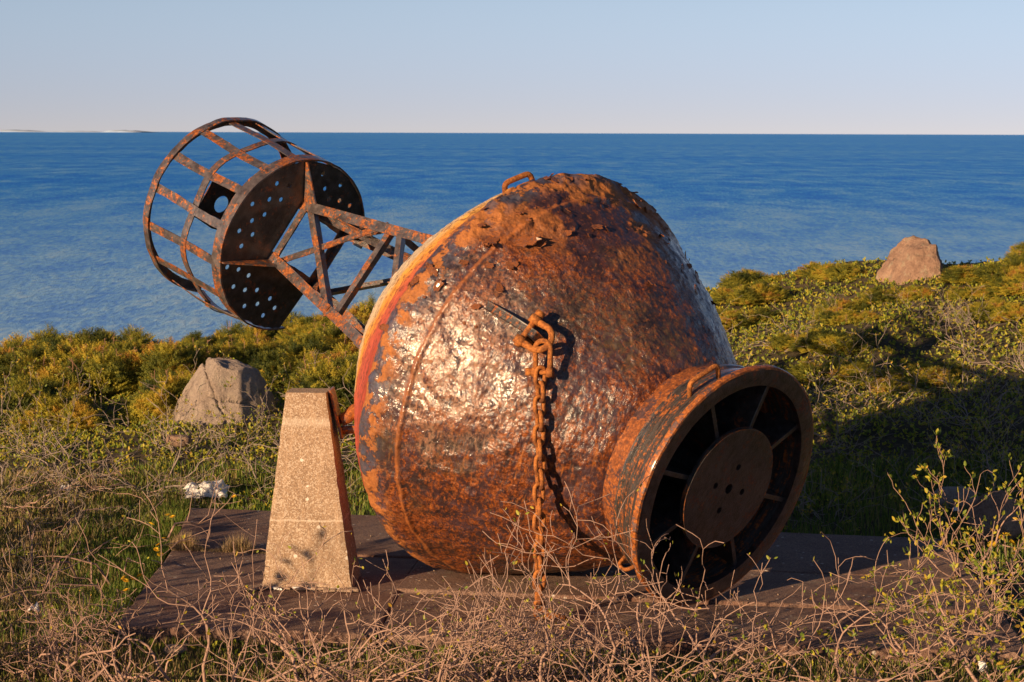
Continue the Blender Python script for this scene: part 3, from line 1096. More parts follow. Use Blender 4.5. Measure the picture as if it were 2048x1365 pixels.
for i, a_ in enumerate((97, 120, 144.5, 169.5, 193.5, 217.5, 240.5, 263, 284, 303, 322, 341)):
    bend = 1 if a_ < 130 else 0
    pts = []
    for k in range(15):
        f = k / 14
        t = 1.51 + (1.80 - 1.51) * f
        r = (RP - .001) + (RC + .0 - RP) * f + .004 * math.sin(f * 6 + a_) * .4
        if bend:
            r += .012 * math.sin(math.pi * f)
        pts.append((t, r, a_ + (.7 * math.sin(f * 5 + a_ * 2)) + (5 * math.sin(f * math.pi) if bend else 0)))
    strip(pts, 0.056, .006, 'cage_rib', M['tower'])
mid = []
for k in range(90):
    a_ = 92 + (358 - 92) * k / 89
    wob = .004 * math.sin(a_ * .12) + (.012 if a_ < 120 else 0)
    mid.append((1.645 + .004 * math.sin(a_ * .09), .2285 + wob, a_))
strip(mid, 0.056, .006, 'cage_hoop', M['tower'])
revolve('end_hoop', [(1.792, RC + .003), (1.792, RC + .0065), (1.812, RC + .0075), (1.8165, RC + .006), (1.8165, RC - .016), (1.8135, RC - .016), (1.8125, RC + .003)], M['tower'], buoy, 120, 93, 360, disp=.008, seed=70)
# --- lantern platform inside the cage
lc = Vector((*c2(.138, 205), 1.655 * SC))
e1 = (Vector((*c2(.1, 252), 0)) - Vector((*c2(.1, 162), 0))).normalized()
e2 = Vector((0, 0, 1)).cross(e1)
sq = [(-.145, -.14), (.12, -.15), (.145, -.05), (.14, .15), (-.12, .16), (-.15, .03)]
plate('lantern_plate', sq, [circ2(-.0, .0, .052, 20)], 0, .008, M['inner'], buoy, axes=(lc, e1, e2, Vector((0, 0, 1))))
for (x0, y0, x1, y1) in ((-.12, .16, -.145, -.14), (.12, -.15, .14, .15)):
    a = lc + e1 * x0 + e2 * y0
    b = lc + e1 * x1 + e2 * y1
    m_ = (a + b) / 2
    dn = Vector((0, 0, -.30))
    n_ = (b - a).normalized().cross(Vector((0, 0, 1))) * .004
    if (x0, y0) == (.12, -.15) or (x0, y0) == (-.12, .16):
        pts = [a, b, b.lerp(a, .3) + dn * .25, a.lerp(b, .3) + dn * .25]
    else:
        pts = [a, b, b.lerp(a, .42) + dn, a.lerp(b, .42) + dn]
    mb = MB().add([v - n_ for v in pts] + [v + n_ for v in pts], [(0, 1, 2, 3), (7, 6, 5, 4), (0, 4, 5, 1), (1, 5, 6, 2), (2, 6, 7, 3), (3, 7, 4, 0)])
    mb.build('lantern_bracket', M['tower'] if y0 < 0 else M['inner'], buoy)

# ------------------------------------------------------------------ chain
bw = bm_
pin_c = bw @ cyl(.358, .402, LA)
pdw = (bw.to_3x3() @ pd).normalized()
chain_root = empty('mooring_chain', (.12, 10.3, SLZ))
tag(chain_root, 'orange rusted chain hanging by shackles from the lug on the buoy', 'chain')
def ch(name, mb_, parent=chain_root):
    o = mb_.build(name, M['chain'], parent, smooth=True)
    o.location = -chain_root.location if parent is chain_root else (0, 0, 0)
    if parent is not chain_root:
        o.location = (0, 0, 0)
    return o
bdir = Vector((.66, -.50, -.48))
bdir = (bdir - pdw * bdir.dot(pdw)).normalized()
def shackle(pc, pdir, bd, half, length, r, pinr, head=1, ext=.02):
    pts = []
    pts.append(pc - pdir * half)
    pts.append(pc - pdir * half + bd * length * .45)
    c = pc + bd * (length - half * 1.05)
    for k in range(9):
        a = math.pi * k / 8
        pts.append(c - pdir * half * 1.05 * math.cos(a) + bd * half * 1.05 * math.sin(a))
    pts.append(pc + pdir * half + bd * length * .45)
    pts.append(pc + pdir * half)
    m = len(pts)
    s_ = ch('shackle', MB().tube(pts, [r * 1.15] + [r] * (m - 2) + [r * 1.15], 12))
    # eyes round the pin
    nb = MB()
    for sg in (-1, 1):
        nb.tube([pc + pdir * sg * (half - r * 1.15), pc + pdir * sg * (half + r * 1.15)], r * 1.9, 14)
    ch('shackle_eye', nb, s_)
    pb = MB().tube([pc - pdir * (half + ext), pc + pdir * (half + ext)], pinr, 12)
    h0 = pc + pdir * head * (half + r * 1.1)
    pb.tube([h0, h0 + pdir * head * .032], pinr * 1.5, 12)
    ch('shackle_pin', pb, s_)
shackle(pin_c, pdw, bdir, .062, .135, .0165, .016, 1, .03)
bow = pin_c + bdir * .135
# second shackle, upside down, bow through the first
s2dir = Vector((0, 0, 1))
pd2 = Vector((.93, -.30, .0)).normalized()
p2 = Vector((bow.x - .030, bow.y - .0, bow.z - .135))
shackle(p2, pd2, s2dir, .036, .150, .0125, .013, -1, .014)
# links
pitch, wire = .070, .0108
def link_mesh():
    L, W = pitch / 2 + wire, .0235
    pts = []
    for k in range(8):
        a = math.pi * k / 7
        pts.append((W * math.cos(a), 0, (L - W) + W * math.sin(a) * 1.0))
    for k in range(8):
        a = math.pi + math.pi * k / 7
        pts.append((W * math.cos(a), 0, -(L - W) + W * math.sin(a)))
    o = MB().tube(pts, wire, 9, closed=True)
    me = bpy.data.meshes.new('chain_link')
    me.from_pydata(o.v, [], o.f)
    me.polygons.foreach_set('use_smooth', [True] * len(me.polygons))
    me.materials.append(M['chain'])
    return me
lm_ = link_mesh()
z = p2.z - .022
k = 0
rg2 = random.Random(5)
cx, cy = p2.x - .014, p2.y
while z > SLZ + .04:
    o = link('chain_link', lm_, chain_root)
    rz = (pi_ := math.pi) * (0.12 if k % 2 == 0 else .62) + rg2.uniform(-.22, .22)
    o.rotation_euler = (rg2.uniform(-.06, .06), rg2.uniform(-.08, .08), rz)
    o.location = Vector((cx + rg2.uniform(-.003, .003), cy + rg2.uniform(-.003, .003), z)) - chain_root.location
    z -= pitch
    k += 1
for q_ in range(2):
    o = link('chain_link', lm_, chain_root)
    o.rotation_euler = (R(90) + rg2.uniform(-.3, .3), (0 if q_ % 2 else R(55)), rg2.uniform(.9, 1.7) + (q_ * .3))
    o.location = Vector((cx + .03 + .05 * q_, cy - .03 - .012 * q_ * q_, SLZ + .03)) - chain_root.location

# ------------------------------------------------------------------ boulders
def boulder(name, loc, size, planes, mat, seed, label, cat='boulder', cracks=(), sub=5, rough=.06, rotz=0):
    import bmesh
    bm = bmesh.new()
    bmesh.ops.create_icosphere(bm, subdivisions=sub, radius=1)
    me = bpy.data.meshes.new(name)
    bm.to_mesh(me)
    bm.free()
    n = len(me.vertices)
    V = np.empty(n * 3, np.float32)
    me.vertices.foreach_get('co', V)
    V = V.reshape(-1, 3).astype(float)
    for (nx_, ny_, nz_, d) in planes:
        nv = np.array([nx_, ny_, nz_], float)
        nv /= np.linalg.norm(nv)
        over = np.clip(V @ nv - d, 0, None)
        V -= over[:, None] * nv * .93
    V += V * (fbm(V * 1.6, 4, seed) * rough * 1.4)[:, None]
    V += V * (fbm(V * 5, 5, seed + 5) * rough * .8)[:, None]
    for (nx_, ny_, nz_, d, lim) in cracks:
        nv = np.array([nx_, ny_, nz_], float)
        nv /= np.linalg.norm(nv)
        s_ = V @ nv - d + fbm(V * 3, 3, seed + 9) * .09
        dep = np.exp(-(s_ / .016) ** 2) * .09
        if lim:
            dep = dep * (1 / (1 + np.exp(-(V @ np.array(lim[:3]) - lim[3]) * 40)))
        V -= V * dep[:, None]
    V *= np.array(size)
    me.vertices.foreach_set('co', V.astype(np.float32).ravel())
    me.polygons.foreach_set('use_smooth', [True] * len(me.polygons))
    me.update()
    me.materials.append(mat)
    o = link(name, me)
    o.location = loc
    o.rotation_euler.z = rotz
    return tag(o, label, cat)

b1 = pix(437, 868, depth=16.4)
boulder('boulder', (b1.x - .03, 16.6, b1.z - .02), (.50, .40, .60), [(-.80, -.35, .52, .52), (.85, -.5, .25, .62), (.1, -.9, .35, .60), (.15, -.1, 1, .90)], M['rock'], 5,
        'large grey cracked boulder behind the concrete pillar', cracks=((.85, .0, .55, .26, (0, 0, 1, .18)), (.12, .2, 1, .36, None)), sub=6)
b2 = pix(1840, 560, depth=20.3)
boulder('boulder', (b2.x, 20.5, b2.z - .04), (.43, .32, .48), [(-.66, -.25, .42, .42), (.93, -.25, .18, .55), (-.1, -1, .32, .48), (.6, .1, .7, .78), (-.3, -.3, 1, .66)], M['redrock'], 15,
        'pinkish pointed boulder on the ridge of the right hillside', sub=6, rough=.12)
b3 = pix(2008, 1066, z=.0)
boulder('boulder', (b3.x, b3.y + .2, .05), (.17, .15, .16), [(-.6, -.5, .6, .6), (.6, -.6, .4, .6)], M['redrock'], 25,
        'brown rock beyond the right corner of the slab behind yellow-green leaves', sub=4, rough=.08)
b4 = pix(1925, 1030, z=.02)
boulder('boulder', (b4.x + .05, b4.y + .5, .03), (.15, .12, .09), [(0, 0, 1, .8)], M['rock'], 27,
        'dark low rock in shade just behind the brown rock', sub=4)
b5 = pix(352, 1302, z=-.07)
boulder('stone', (b5.x, b5.y, h1(b5.x, b5.y) + .03), (.055, .04, .035), [(0, 0, 1, .7)], M['stone'], 31,
        'small pale stone in dry grass in front of the slab corner', 'stone', sub=3, rough=.15)
b6 = pix(352, 903, depth=15.0)
boulder('stone', (b6.x + .02, 15.0, h1(b6.x, 15.0) + .12), (.09, .06, .05), [(0, 0, 1, .6)], M['redrock'], 33,
        'small pinkish rock peeking out below the grey boulder', 'stone', sub=3, rough=.12)

# ------------------------------------------------------------------ litter
def crumple(name, loc, size, seed, label, cat, n=26, rot=(0, 0, 0)):
    xs_, ys_ = np.meshgrid(np.linspace(-1, 1, n), np.linspace(-1, 1, n), indexing='ij')
    P = np.stack([xs_, ys_, xs_ * 0], -1).reshape(-1, 3)
    hgt = .35 + .5 * np.cos(P[:, 0] * 1.4) * np.cos(P[:, 1] * 1.5) + np.abs(fbm(P * 1.6 + 3, 3, seed)) * .8 + .12 * fbm(P * 4, 2, seed + 2)
    hgt += .8 * np.exp(-((P[:, 0] - .72) ** 2 / .03 + (P[:, 1] - .1) ** 2 / .12))
    P2_ = P.copy()
    P2_[:, 0] += fbm(P * 2 + 7, 3, seed + 4) * .25
    P2_[:, 1] += fbm(P * 2 + 11, 3, seed + 5) * .25
    P2_[:, 2] = hgt * (1 - .35 * P[:, 0] ** 2)
    P2_ *= np.array(size)
    idx = np.arange(n * n).reshape(n, n)
    q = np.stack([idx[:-1, :-1], idx[1:, :-1], idx[1:, 1:], idx[:-1, 1:]], -1).reshape(-1, 4)
    o = link(name, np_mesh(name, P2_, q, False), None, M['plastic'])
    m = o.modifiers.new('solid', 'SOLIDIFY')
    m.thickness = .002
    o.location = loc
    o.rotation_euler = rot
    return tag(o, label, cat)
w1 = pix(412, 990, depth=13.9)
crumple('plastic_sheet', (w1.x, 13.9, w1.z + .0), (.135, .10, .075), 41, 'crumpled white plastic sheet caught in twigs left of the pillar', 'plastic sheet', rot=(.25, 0, .1))
w2 = pix(130, 992, z=.0)
crumple('plastic_scrap', (w2.x, w2.y, h1(w2.x, w2.y) + .03), (.035, .03, .04), 43, 'small white plastic scrap in the grass at the far left', 'plastic scrap', 12)
w3 = pix(68, 1218, z=.1)
crumple('plastic_scrap', (w3.x, w3.y, .08), (.025, .02, .035), 45, 'white scrap snagged on bare twigs at the lower left edge', 'plastic scrap', 12)
w4 = pix(1958, 1335, z=.1)
crumple('plastic_scrap', (w4.x, w4.y, .1), (.015, .02, .04), 47, 'little white scrap hooked on a twig at the lower right', 'plastic scrap', 10, rot=(1.2, .3, .4))
w5 = pix(1912, 1030, z=.05)
crumple('plastic_scrap', (w5.x, w5.y, .06), (.02, .02, .04), 49, 'bluish white scrap in shade beside the brown rock', 'plastic scrap', 10)

# ------------------------------------------------------------------ woody plants
def bend_dir(d, amt, rg_):
    v = Vector((rg_.gauss(0, 1), rg_.gauss(0, 1), rg_.gauss(0, 1)))
    return (d + v * amt).normalized()

def grow(mbs, tips, p, d, length, r, level, rg_, upbias=.12, minr=.0016, jag=.22, sides=(6, 5, 4, 3), maxlev=3):
    """one crooked branch with side branches"""
    nseg = max(3, int(length / .07))
    step = length / nseg
    pts, rads = [p.copy()], [r]
    dd = d.copy()
    for i in range(nseg):
        dd = bend_dir(dd, jag, rg_)
        dd = (dd + Vector((0, 0, upbias * .35))).normalized()
        p = p + dd * step
        if p.z < .02:
            p.z = .02 + .02 * rg_.random()
            dd.z = abs(dd.z) * .5
        rr_ = max(minr, r * (1 - .75 * (i + 1) / nseg))
        pts.append(p.copy())
        rads.append(rr_)
        if level < maxlev and i > 0 and rg_.random() < (.46 if level < 2 else .26):
            side = dd.cross(Vector((rg_.gauss(0, 1), rg_.gauss(0, 1), rg_.gauss(0, 1)))).normalized()
            nd = (dd * rg_.uniform(.55, 1.0) + side * rg_.uniform(.6, 1.0)).normalized()
            grow(mbs, tips, p.copy(), nd, length * rg_.uniform(.35, .65), rr_ * .72, level + 1, rg_, upbias, minr, jag, sides, maxlev)
    tips.append((p.copy(), dd.copy(), level))
    for q in pts[2:]:
        if level >= 2 and rg_.random() < .5:
            tips.append((q.copy(), dd.copy(), level))
    mbs.tube(pts, rads, sides[min(level, 3)], cap=False)

# one leaf: folded, pointed oval of 6 triangles
LEAF_V = np.array([(0, 0, 0), (.35, .24, .07), (.35, 0, -.02), (.35, -.24, .07), (.75, .17, .03), (.75, 0, -.03), (.75, -.17, .03), (1, 0, .02)])
LEAF_F = np.array([(0, 2, 1), (0, 3, 2), (1, 2, 5), (1, 5, 4), (2, 3, 6), (2, 6, 5), (4, 5, 7), (5, 6, 7)])

def frames(D, rs):
    """orthonormal frames (n,3,3), first axis D, random roll"""
    D = D / np.linalg.norm(D, axis=1, keepdims=True)
    X = rs.normal(size=D.shape)
    B = np.cross(D, X)
    B /= np.linalg.norm(B, axis=1, keepdims=True) + 1e-9
    Cc = np.cross(D, B)
    return np.stack([D, B, Cc], 1)

def replicate(PV, PF, pos, fr, scl):
    n = len(pos)
    V = np.einsum('vk,nkj->nvj', PV, fr) * scl[:, None, None] + pos[:, None, :]
    Fc = PF[None] + (np.arange(n) * len(PV))[:, None, None]
    return V.reshape(-1, 3), Fc.reshape(-1, PF.shape[1])

def leaves_mesh(name, tips, per, size, rs, v0=.2, v1=1.0, spread=.02):
    pos, D, S, var = [], [], [], []
    for p, d, lev in tips:
        m = rs.poisson(per)
        for _ in range(m):
            pos.append(np.array(p) + rs.normal(size=3) * spread * .5)
            D.append(np.array(d) * .8 + rs.normal(size=3) * .7 + np.array([0, 0, .3]))
            S.append(size * rs.uniform(.6, 1.35))
            var.append(rs.uniform(v0, v1))
    if not pos:
        return None
    pos, D, S = np.array(pos), np.array(D), np.array(S)
    V, Fc = replicate(LEAF_V, LEAF_F, pos, frames(D, rs), S)
    return np_mesh(name, V, Fc, False, np.repeat(var, len(LEAF_V)))

def shrub_variant(seed, stems, length, r, leafper, leafsize, upb=.12, spread=.8, maxlev=3, jag=.22, minr=.0016):
    rg_ = random.Random(seed)
    mbs, tips = MB(), []
    for k in range(stems):
        a = 2 * math.pi * (k + rg_.random() * .7) / stems
        d = Vector((math.cos(a) * spread, math.sin(a) * spread, rg_.uniform(.45, 1.0))).normalized()
        grow(mbs, tips, Vector((math.cos(a) * .04, math.sin(a) * .04, -.03)), d, length * rg_.uniform(.75, 1.2), r * rg_.uniform(.7, 1.15), 0, rg_, upb, minr, jag, maxlev=maxlev)
    me = bpy.data.meshes.new('branches')
    me.from_pydata(mbs.v, [], mbs.f)
    me.polygons.foreach_set('use_smooth', [True] * len(me.polygons))
    lv = leaves_mesh('leaves', tips, leafper, leafsize, np.random.RandomState(seed)) if leafper else None
    return me, lv

def place_shrub(name, var, x, y, rz, s, label, cat, group, bark, leaf=None, z=None, tilt=(0, 0)):
    root = empty(name, (x, y, h1(x, y) if z is None else z))
    root.rotation_euler = (tilt[0], tilt[1], rz)
    root.scale = (s, s, s)
    tag(root, label, cat, group)
    me, lv = var
    if not me.materials:
        me.materials.append(bark)
    link('branches', me, root)
    if lv is not None and leaf is not None:
        if not lv.materials:
            lv.materials.append(leaf)
        link('leaves', lv, root)
    return root

# bare shrubs of the foreground
BARE = [shrub_variant(100 + k, 5, .98, .0165, .30, .028, .08, .95, jag=.27, minr=.0027) for k in range(6)]
LEAFY = [shrub_variant(200 + k, 5, .84, .0135, 2.6, .040, .14, .7, jag=.24, minr=.0026) for k in range(3)]
rp = random.Random(21)
bare_pos = []
for x, y, s in [(-2.05, 8.9, 1.0), (-1.75, 9.35, .9), (-1.35, 9.0, 1.1), (-.95, 9.25, 1.0), (-.60, 9.0, 1.1), (-.30, 9.35, .85), (-.10, 9.05, .95),
                (.15, 9.3, .8), (.35, 9.0, 1.0), (.62, 9.2, .95), (.85, 8.95, 1.05), (-1.9, 9.9, .7), (-2.2, 9.5, .9), (-.45, 8.7, 1.0), (.1, 8.7, .9), (-1.1, 8.6, .9), (.55, 8.6, .9)]:
    bare_pos.append((x, y, s))
BARE_LAB = ['at the lower left edge with a white scrap beside it', 'below the front left corner of the slab', 'in front of the left side of the pillar foot', 'directly in front of the pillar foot',
            'between pillar foot and buoy', 'low behind the others between pillar and chain', 'just left of the hanging chain', 'under the end of the hanging chain', 'just right of the hanging chain',
            'in front of the left rim of the flange', 'in front of the bottom of the flange', 'left of the slab corner beside the dandelions', 'small and low at the far left edge',
            'nearest the viewer between pillar and buoy', 'nearest the viewer below the chain', 'nearest the viewer below the pillar', 'nearest the viewer below the flange']
for i, (x, y, s) in enumerate(bare_pos):
    place_shrub('bare_shrub', BARE[i % 6], x, y, rp.uniform(0, 6.28), s * (.70 if x > -.7 else .62),
                'bare pale-twigged shrub ' + BARE_LAB[i], 'shrub', 'bare shrubs in the foreground', M['bark'], M['leaf'], z=h1(x, y) - .03)
for i, (x, y, s, lab) in enumerate([
        (1.42, 8.95, .9, 'branching shrub with sparse young leaves in front of the flange'),
        (1.80, 9.4, .95, 'forked shrub with yellow-green leaves over the bare right part of the slab'),
        (2.12, 9.2, 1.1, 'leafy yellow-green shrub at the lower right corner'),
        (2.28, 10.1, 1.05, 'leafy shrub at the right edge in front of the brown rock'),
        (1.95, 8.75, .9, 'low leafy shrub nearest the viewer at the lower right'),
        (1.15, 8.75, .8, 'low leafy shrub nearest the viewer below the flange'),
        (2.45, 11.6, 1.1, 'tall leafy shrub beside the brown rock at the right edge')]):
    place_shrub('leafy_shrub', LEAFY[i % 3] if i else BARE[2], x, y, rp.uniform(0, 6.28), s * .62, lab, 'shrub', 'leafy shrubs at the lower right', M['bark'], M['leaf'], z=h1(x, y) - .02)

SHADE = [shrub_variant(600 + k, 9, .60, .010, 3.0, .045, .10, 1.0, maxlev=3, jag=.25, minr=.003) for k in range(2)]
for i, (x, y, s) in enumerate([(-3.35, 8.2, 1.0), (-3.5, 9.0, 1.15), (-3.75, 9.8, 1.2), (-3.9, 10.6, 1.1), (-4.3, 11.5, 1.1), (-2.9, 7.4, .8), (-2.2, 6.9, .55), (-1.5, 6.8, .55), (-.9, 7.0, .5),
                               (-.3, 6.9, .55), (.3, 7.0, .5), (.9, 6.9, .55), (-3.0, 6.4, 1.0), (1.5, 7.1, .5)]):
    place_shrub('leafy_bush', SHADE[i % 2], x, y, rp.uniform(0, 6.28), s, 'leafy bush just outside the frame, shading the grass', 'bush', 'bushes just outside the frame', M['bark'], M['leaf'], z=h1(x, y) - .03)
# middle-ground thicket of twigs with young leaves
THICK = [shrub_variant(300 + k, 9, .50, .007, 2.4, .028, .05, 1.15, jag=.28, minr=.002) for k in range(4)]
TWIGGY = [shrub_variant(400 + k, 7, .60, .009, .35, .022, .02, 1.3, jag=.32, minr=.0026) for k in range(4)]
rs = np.random.RandomState(4)
cnt = 0
for i in range(16):
    for j in range(7):
        x = -4.6 + i * .68 + rs.uniform(-.3, .3)
        y = 13.9 + j * .52 + rs.uniform(-.22, .22)
        if x > 1.2:
            y -= .55
        if abs(x - b1.x) < .45 and y < 16.6 and y > 15.9:
            continue
        if -3.1 < x < -1.9 and y < 14.1:
            continue
        if x > -1.0 and x < 1.3 and y < 17:
            if x > -.4 and rs.rand() < .75:
                continue
        right = x > 0
        tw = (rs.rand() < (.75 if (y < 14.9 and not right) else .22))
        var = (TWIGGY if tw else THICK)[rs.randint(4)]
        s = rs.uniform(.55, .9)
        if tw:
            lab = ('bare grey twiggy shrub in the low thicket right of the flange' if right else 'bare grey twiggy shrub in the low thicket behind the left end of the slab')
            grp = 'twiggy shrubs ' + ('right' if right else 'left') + ' of the buoy'
        else:
            lab = ('low green-leaved shrub in the thicket on the slope right of the buoy' if right else 'low green-leaved shrub in the thicket below the spruces on the left')
            grp = 'green shrubs ' + ('right' if right else 'left') + ' of the buoy'
        place_shrub('twiggy_shrub' if tw else 'low_shrub', var, x, y, rs.uniform(0, 6.28), s, lab, 'shrub', grp, M['bark2'], M['leaf'], z=h1(x, y) - .03)
        cnt += 1

for i, (x, y, s) in enumerate([(-2.15, 13.75, .6), (-2.55, 13.5, .85), (-2.95, 13.2, .9), (-3.3, 12.7, .9), (-2.6, 12.9, .6), (-3.0, 12.2, .7), (-2.75, 14.0, .9), (-3.2, 13.9, .9), (-3.6, 13.4, 1.0), (-2.35, 13.1, .45),
                               (-1.75, 13.85, .75), (-1.35, 13.95, .8), (-2.6, 11.6, .5), (-2.5, 10.9, .45)]):
    place_shrub('twiggy_shrub', TWIGGY[i % 4], x, y, rs.uniform(0, 6.28), s * .8, 'sprawling leafless shrub in the grass left of the slab and round the white plastic', 'shrub', 'leafless shrubs in the grass left of the slab', M['bark2'], M['leaf'], z=h1(x, y) - .03)
# spruce: low wind-cut crowns
def shoot_proto(n_need, L, rs_):
    V, Fc = [], []
    for k in range(n_need):
        t = k / n_need
        a = k * 2.4
        p = np.array([t * L, 0, 0])
        d = np.array([.55, math.cos(a), math.sin(a) * .8])
        d /= np.linalg.norm(d)
        w = np.cross(d, [1, 0, 0])
        w /= np.linalg.norm(w)
        ln = .021 * (1.1 - .45 * t)
        b = len(V)
        V += [p - w * .0036, p + w * .0036, p + d * ln]
        Fc.append((b, b + 1, b + 2))
    return np.array(V), np.array(Fc)

def sprig_proto(seed):
    rs_ = np.random.RandomState(seed)
    VV, FF = [], []
    b = 0
    PVs, PFs = shoot_proto(20, .11, rs_)
    PVs2, PFs2 = shoot_proto(9, .055, rs_)
    def put(PV, PF, pos, d):
        nonlocal b
        fr = frames(np.array([d], float), rs_)
        V, Fc = replicate(PV, PF, np.array([pos], float), fr, np.array([1.0]))
        VV.append(V)
        FF.append(Fc + b)
        b += len(V)
    put(PVs, PFs, (0, 0, 0), (1, 0, 0))
    for sx, t in ((1, .035), (-1, .035), (1, .07), (-1, .07)):
        put(PVs2, PFs2, (t, 0, 0), (.75, sx * .6, .05))
    return np.concatenate(VV), np.concatenate(FF)

SPR = [sprig_proto(k) for k in range(3)]
def spruce_variant(seed, rad, hgt, n, leaders=3):
    rs_ = np.random.RandomState(seed)
    lobes = [(rs_.uniform(-.75, .75) * rad, rs_.uniform(-.65, .65) * rad, rs_.uniform(.26, .5) * rad, rs_.uniform(.5, 1.05) * hgt) for _ in range(9)]
    VV, FF, VR = [], [], []
    b = 0
    per = n // len(lobes)
    for lx, ly, lr, lh in lobes:
        th = rs_.uniform(0, 2 * np.pi, per)
        u = rs_.uniform(0, 1, per) ** .8
        ph = u * 1.45
        layer = rs_.choice([1.0, .82, .62], per, p=[.6, .27, .13])
        nrm = np.stack([np.sin(ph) * np.cos(th), np.sin(ph) * np.sin(th), np.cos(ph)], 1)
        bump_ = 1 + .22 * fbm(nrm * 3.2 + seed, 3, seed)
        pos = nrm * np.array([lr, lr, lh]) * (layer * bump_)[:, None] + np.array([lx, ly, 0])
        keep = pos[:, 2] > -.03
        pos, nrm, layer = pos[keep], nrm[keep], layer[keep]
        D = nrm * np.array([1.3, 1.3, .55]) + np.array([0, 0, .28]) + rs_.normal(size=nrm.shape) * .32
        fr = frames(D, rs_)
        # keep the sprigs spread out flat
        upv = np.array([0, 0, 1.0]) + rs_.normal(size=nrm.shape) * .35
        Bx = np.cross(upv, fr[:, 0])
        Bx /= np.linalg.norm(Bx, axis=1, keepdims=True)
        fr = np.stack([fr[:, 0], Bx, np.cross(fr[:, 0], Bx)], 1)
        scl = rs_.uniform(.7, 1.15, len(pos))
        pv = .50 + .8 * fbm(pos * 5 + 3, 2, seed) + rs_.uniform(-.25, .25, len(pos))
        sel = rs_.randint(3, size=len(pos))
        for q in range(3):
            m = sel == q
            if not m.any():
                continue
            V, Fc = replicate(SPR[q][0], SPR[q][1], pos[m], fr[m], scl[m])
            VV.append(V)
            FF.append(Fc + b)
            VR.append(np.repeat(np.clip(pv[m], .05, .97), len(SPR[q][0])))
            b += len(V)
    crown = np_mesh('crown', np.concatenate(VV), np.concatenate(FF), False, np.concatenate(VR))
    # stems: crooked main stems and dead leaders standing above
    rg_ = random.Random(seed)
    mbs = MB()
    for lx, ly, lr, lh in lobes:
        tips = []
        grow(mbs, tips, Vector((lx * .3, ly * .3, 0)), Vector((lx, ly, rad * .6)).normalized(), lh * 1.0, .012, 1, rg_, .2, .003, .2, maxlev=2)
    for k in range(leaders):
        x, y = rg_.uniform(-.7, .7) * rad, rg_.uniform(-.6, .6) * rad
        z0 = hgt * .3
        top = hgt * rg_.uniform(.9, 1.25)
        pts = [Vector((x, y, z0 + (top - z0) * q / 5)) + Vector((rg_.gauss(0, .006), rg_.gauss(0, .006), 0)) for q in range(6)]
        mbs.tube(pts, [.007, .0065, .006, .005, .004, .003], 4)
        for q in range(9):
            zz = rg_.uniform(.35, .98)
            p = pts[0].lerp(pts[-1], zz)
            a = rg_.uniform(0, 6.28)
            ln = .035 + .05 * (1 - zz)
            mbs.tube([p, p + Vector((math.cos(a) * ln, math.sin(a) * ln, ln * .45))], [.003, .0018], 3, cap=False)
    me = bpy.data.meshes.new('trunk')
    me.from_pydata(mbs.v, [], mbs.f)
    return me, crown

SPV = [spruce_variant(500 + k, .52, [.32, .38, .28, .34, .42][k], 2400, [5, 6, 4, 6, 5][k]) for k in range(5)]
for me, cr in SPV:
    me.materials.append(M['redbark'])
    cr.materials.append(M['spruce'])
rs = np.random.RandomState(8)
spr = 0
for i in range(22):
    for j in range(9):
        x = -6.4 + i * .62 + rs.uniform(-.25, .25)
        y = 16.9 + j * .60 + rs.uniform(-.25, .25)
        if x > 1.0:
            y -= 1.6 * min(1, (x - 1.0) / 1.5)
            if j == 8 or j < 2 and rs.rand() < .55:
                y = rs.uniform(19.3, 21.7)
        if -.9 < x < 1.1 and y < 19:
            continue
        if (x - b1.x) ** 2 + (y - 16.6) ** 2 < .55 or (abs(x - b1.x) < .6 and y < 16.9):
            continue
        if (x - b2.x) ** 2 + (y - 20.5) ** 2 < .4 or (abs(x - b2.x) < .40 and 19.9 < y < 20.5):
            continue
        if x < -2.2 and 17.6 < y < 18.5 and rs.rand() < .55:      # dark hollow
            continue
        k = rs.randint(5)
        right = x > 0
        if right and y < 19.6 and rs.rand() < .55:
            tw = rs.rand() < .2
            place_shrub('twiggy_shrub' if tw else 'low_shrub', (TWIGGY if tw else THICK)[rs.randint(4)], x, y, rs.uniform(0, 6.28), rs.uniform(.45, .7),
                        'bare grey twiggy shrub among the spruces high on the right hillside' if tw else 'low yellow-leaved shrub among the spruces high on the right hillside', 'shrub',
                        ('twiggy' if tw else 'yellow') + ' shrubs high on the right hillside', M['bark2'], M['leaf'], z=h1(x, y) - .02)
            continue
        s = rs.uniform(.75, 1.15) * (.62 if right else .9) * (.7 if abs(x - b2.x) < .5 and 19 < y < 20.5 else 1)
        root = empty('spruce_shrub', (x, y, h1(x, y) - .04))
        root.rotation_euler.z = rs.uniform(0, 6.28)
        root.scale = (s, s, s * rs.uniform(.8, 1.1) * (.68 if right else 1))
        tag(root, 'low wind-cut golden-green spruce on the ' + ('right hillside behind the buoy' if right else 'headland behind the grey boulder'), 'spruce',
            'stunted spruces on the ' + ('right hillside' if right else 'left headland'))
        link('trunk', SPV[k][0], root)
        link('crown', SPV[k][1], root)
        spr += 1

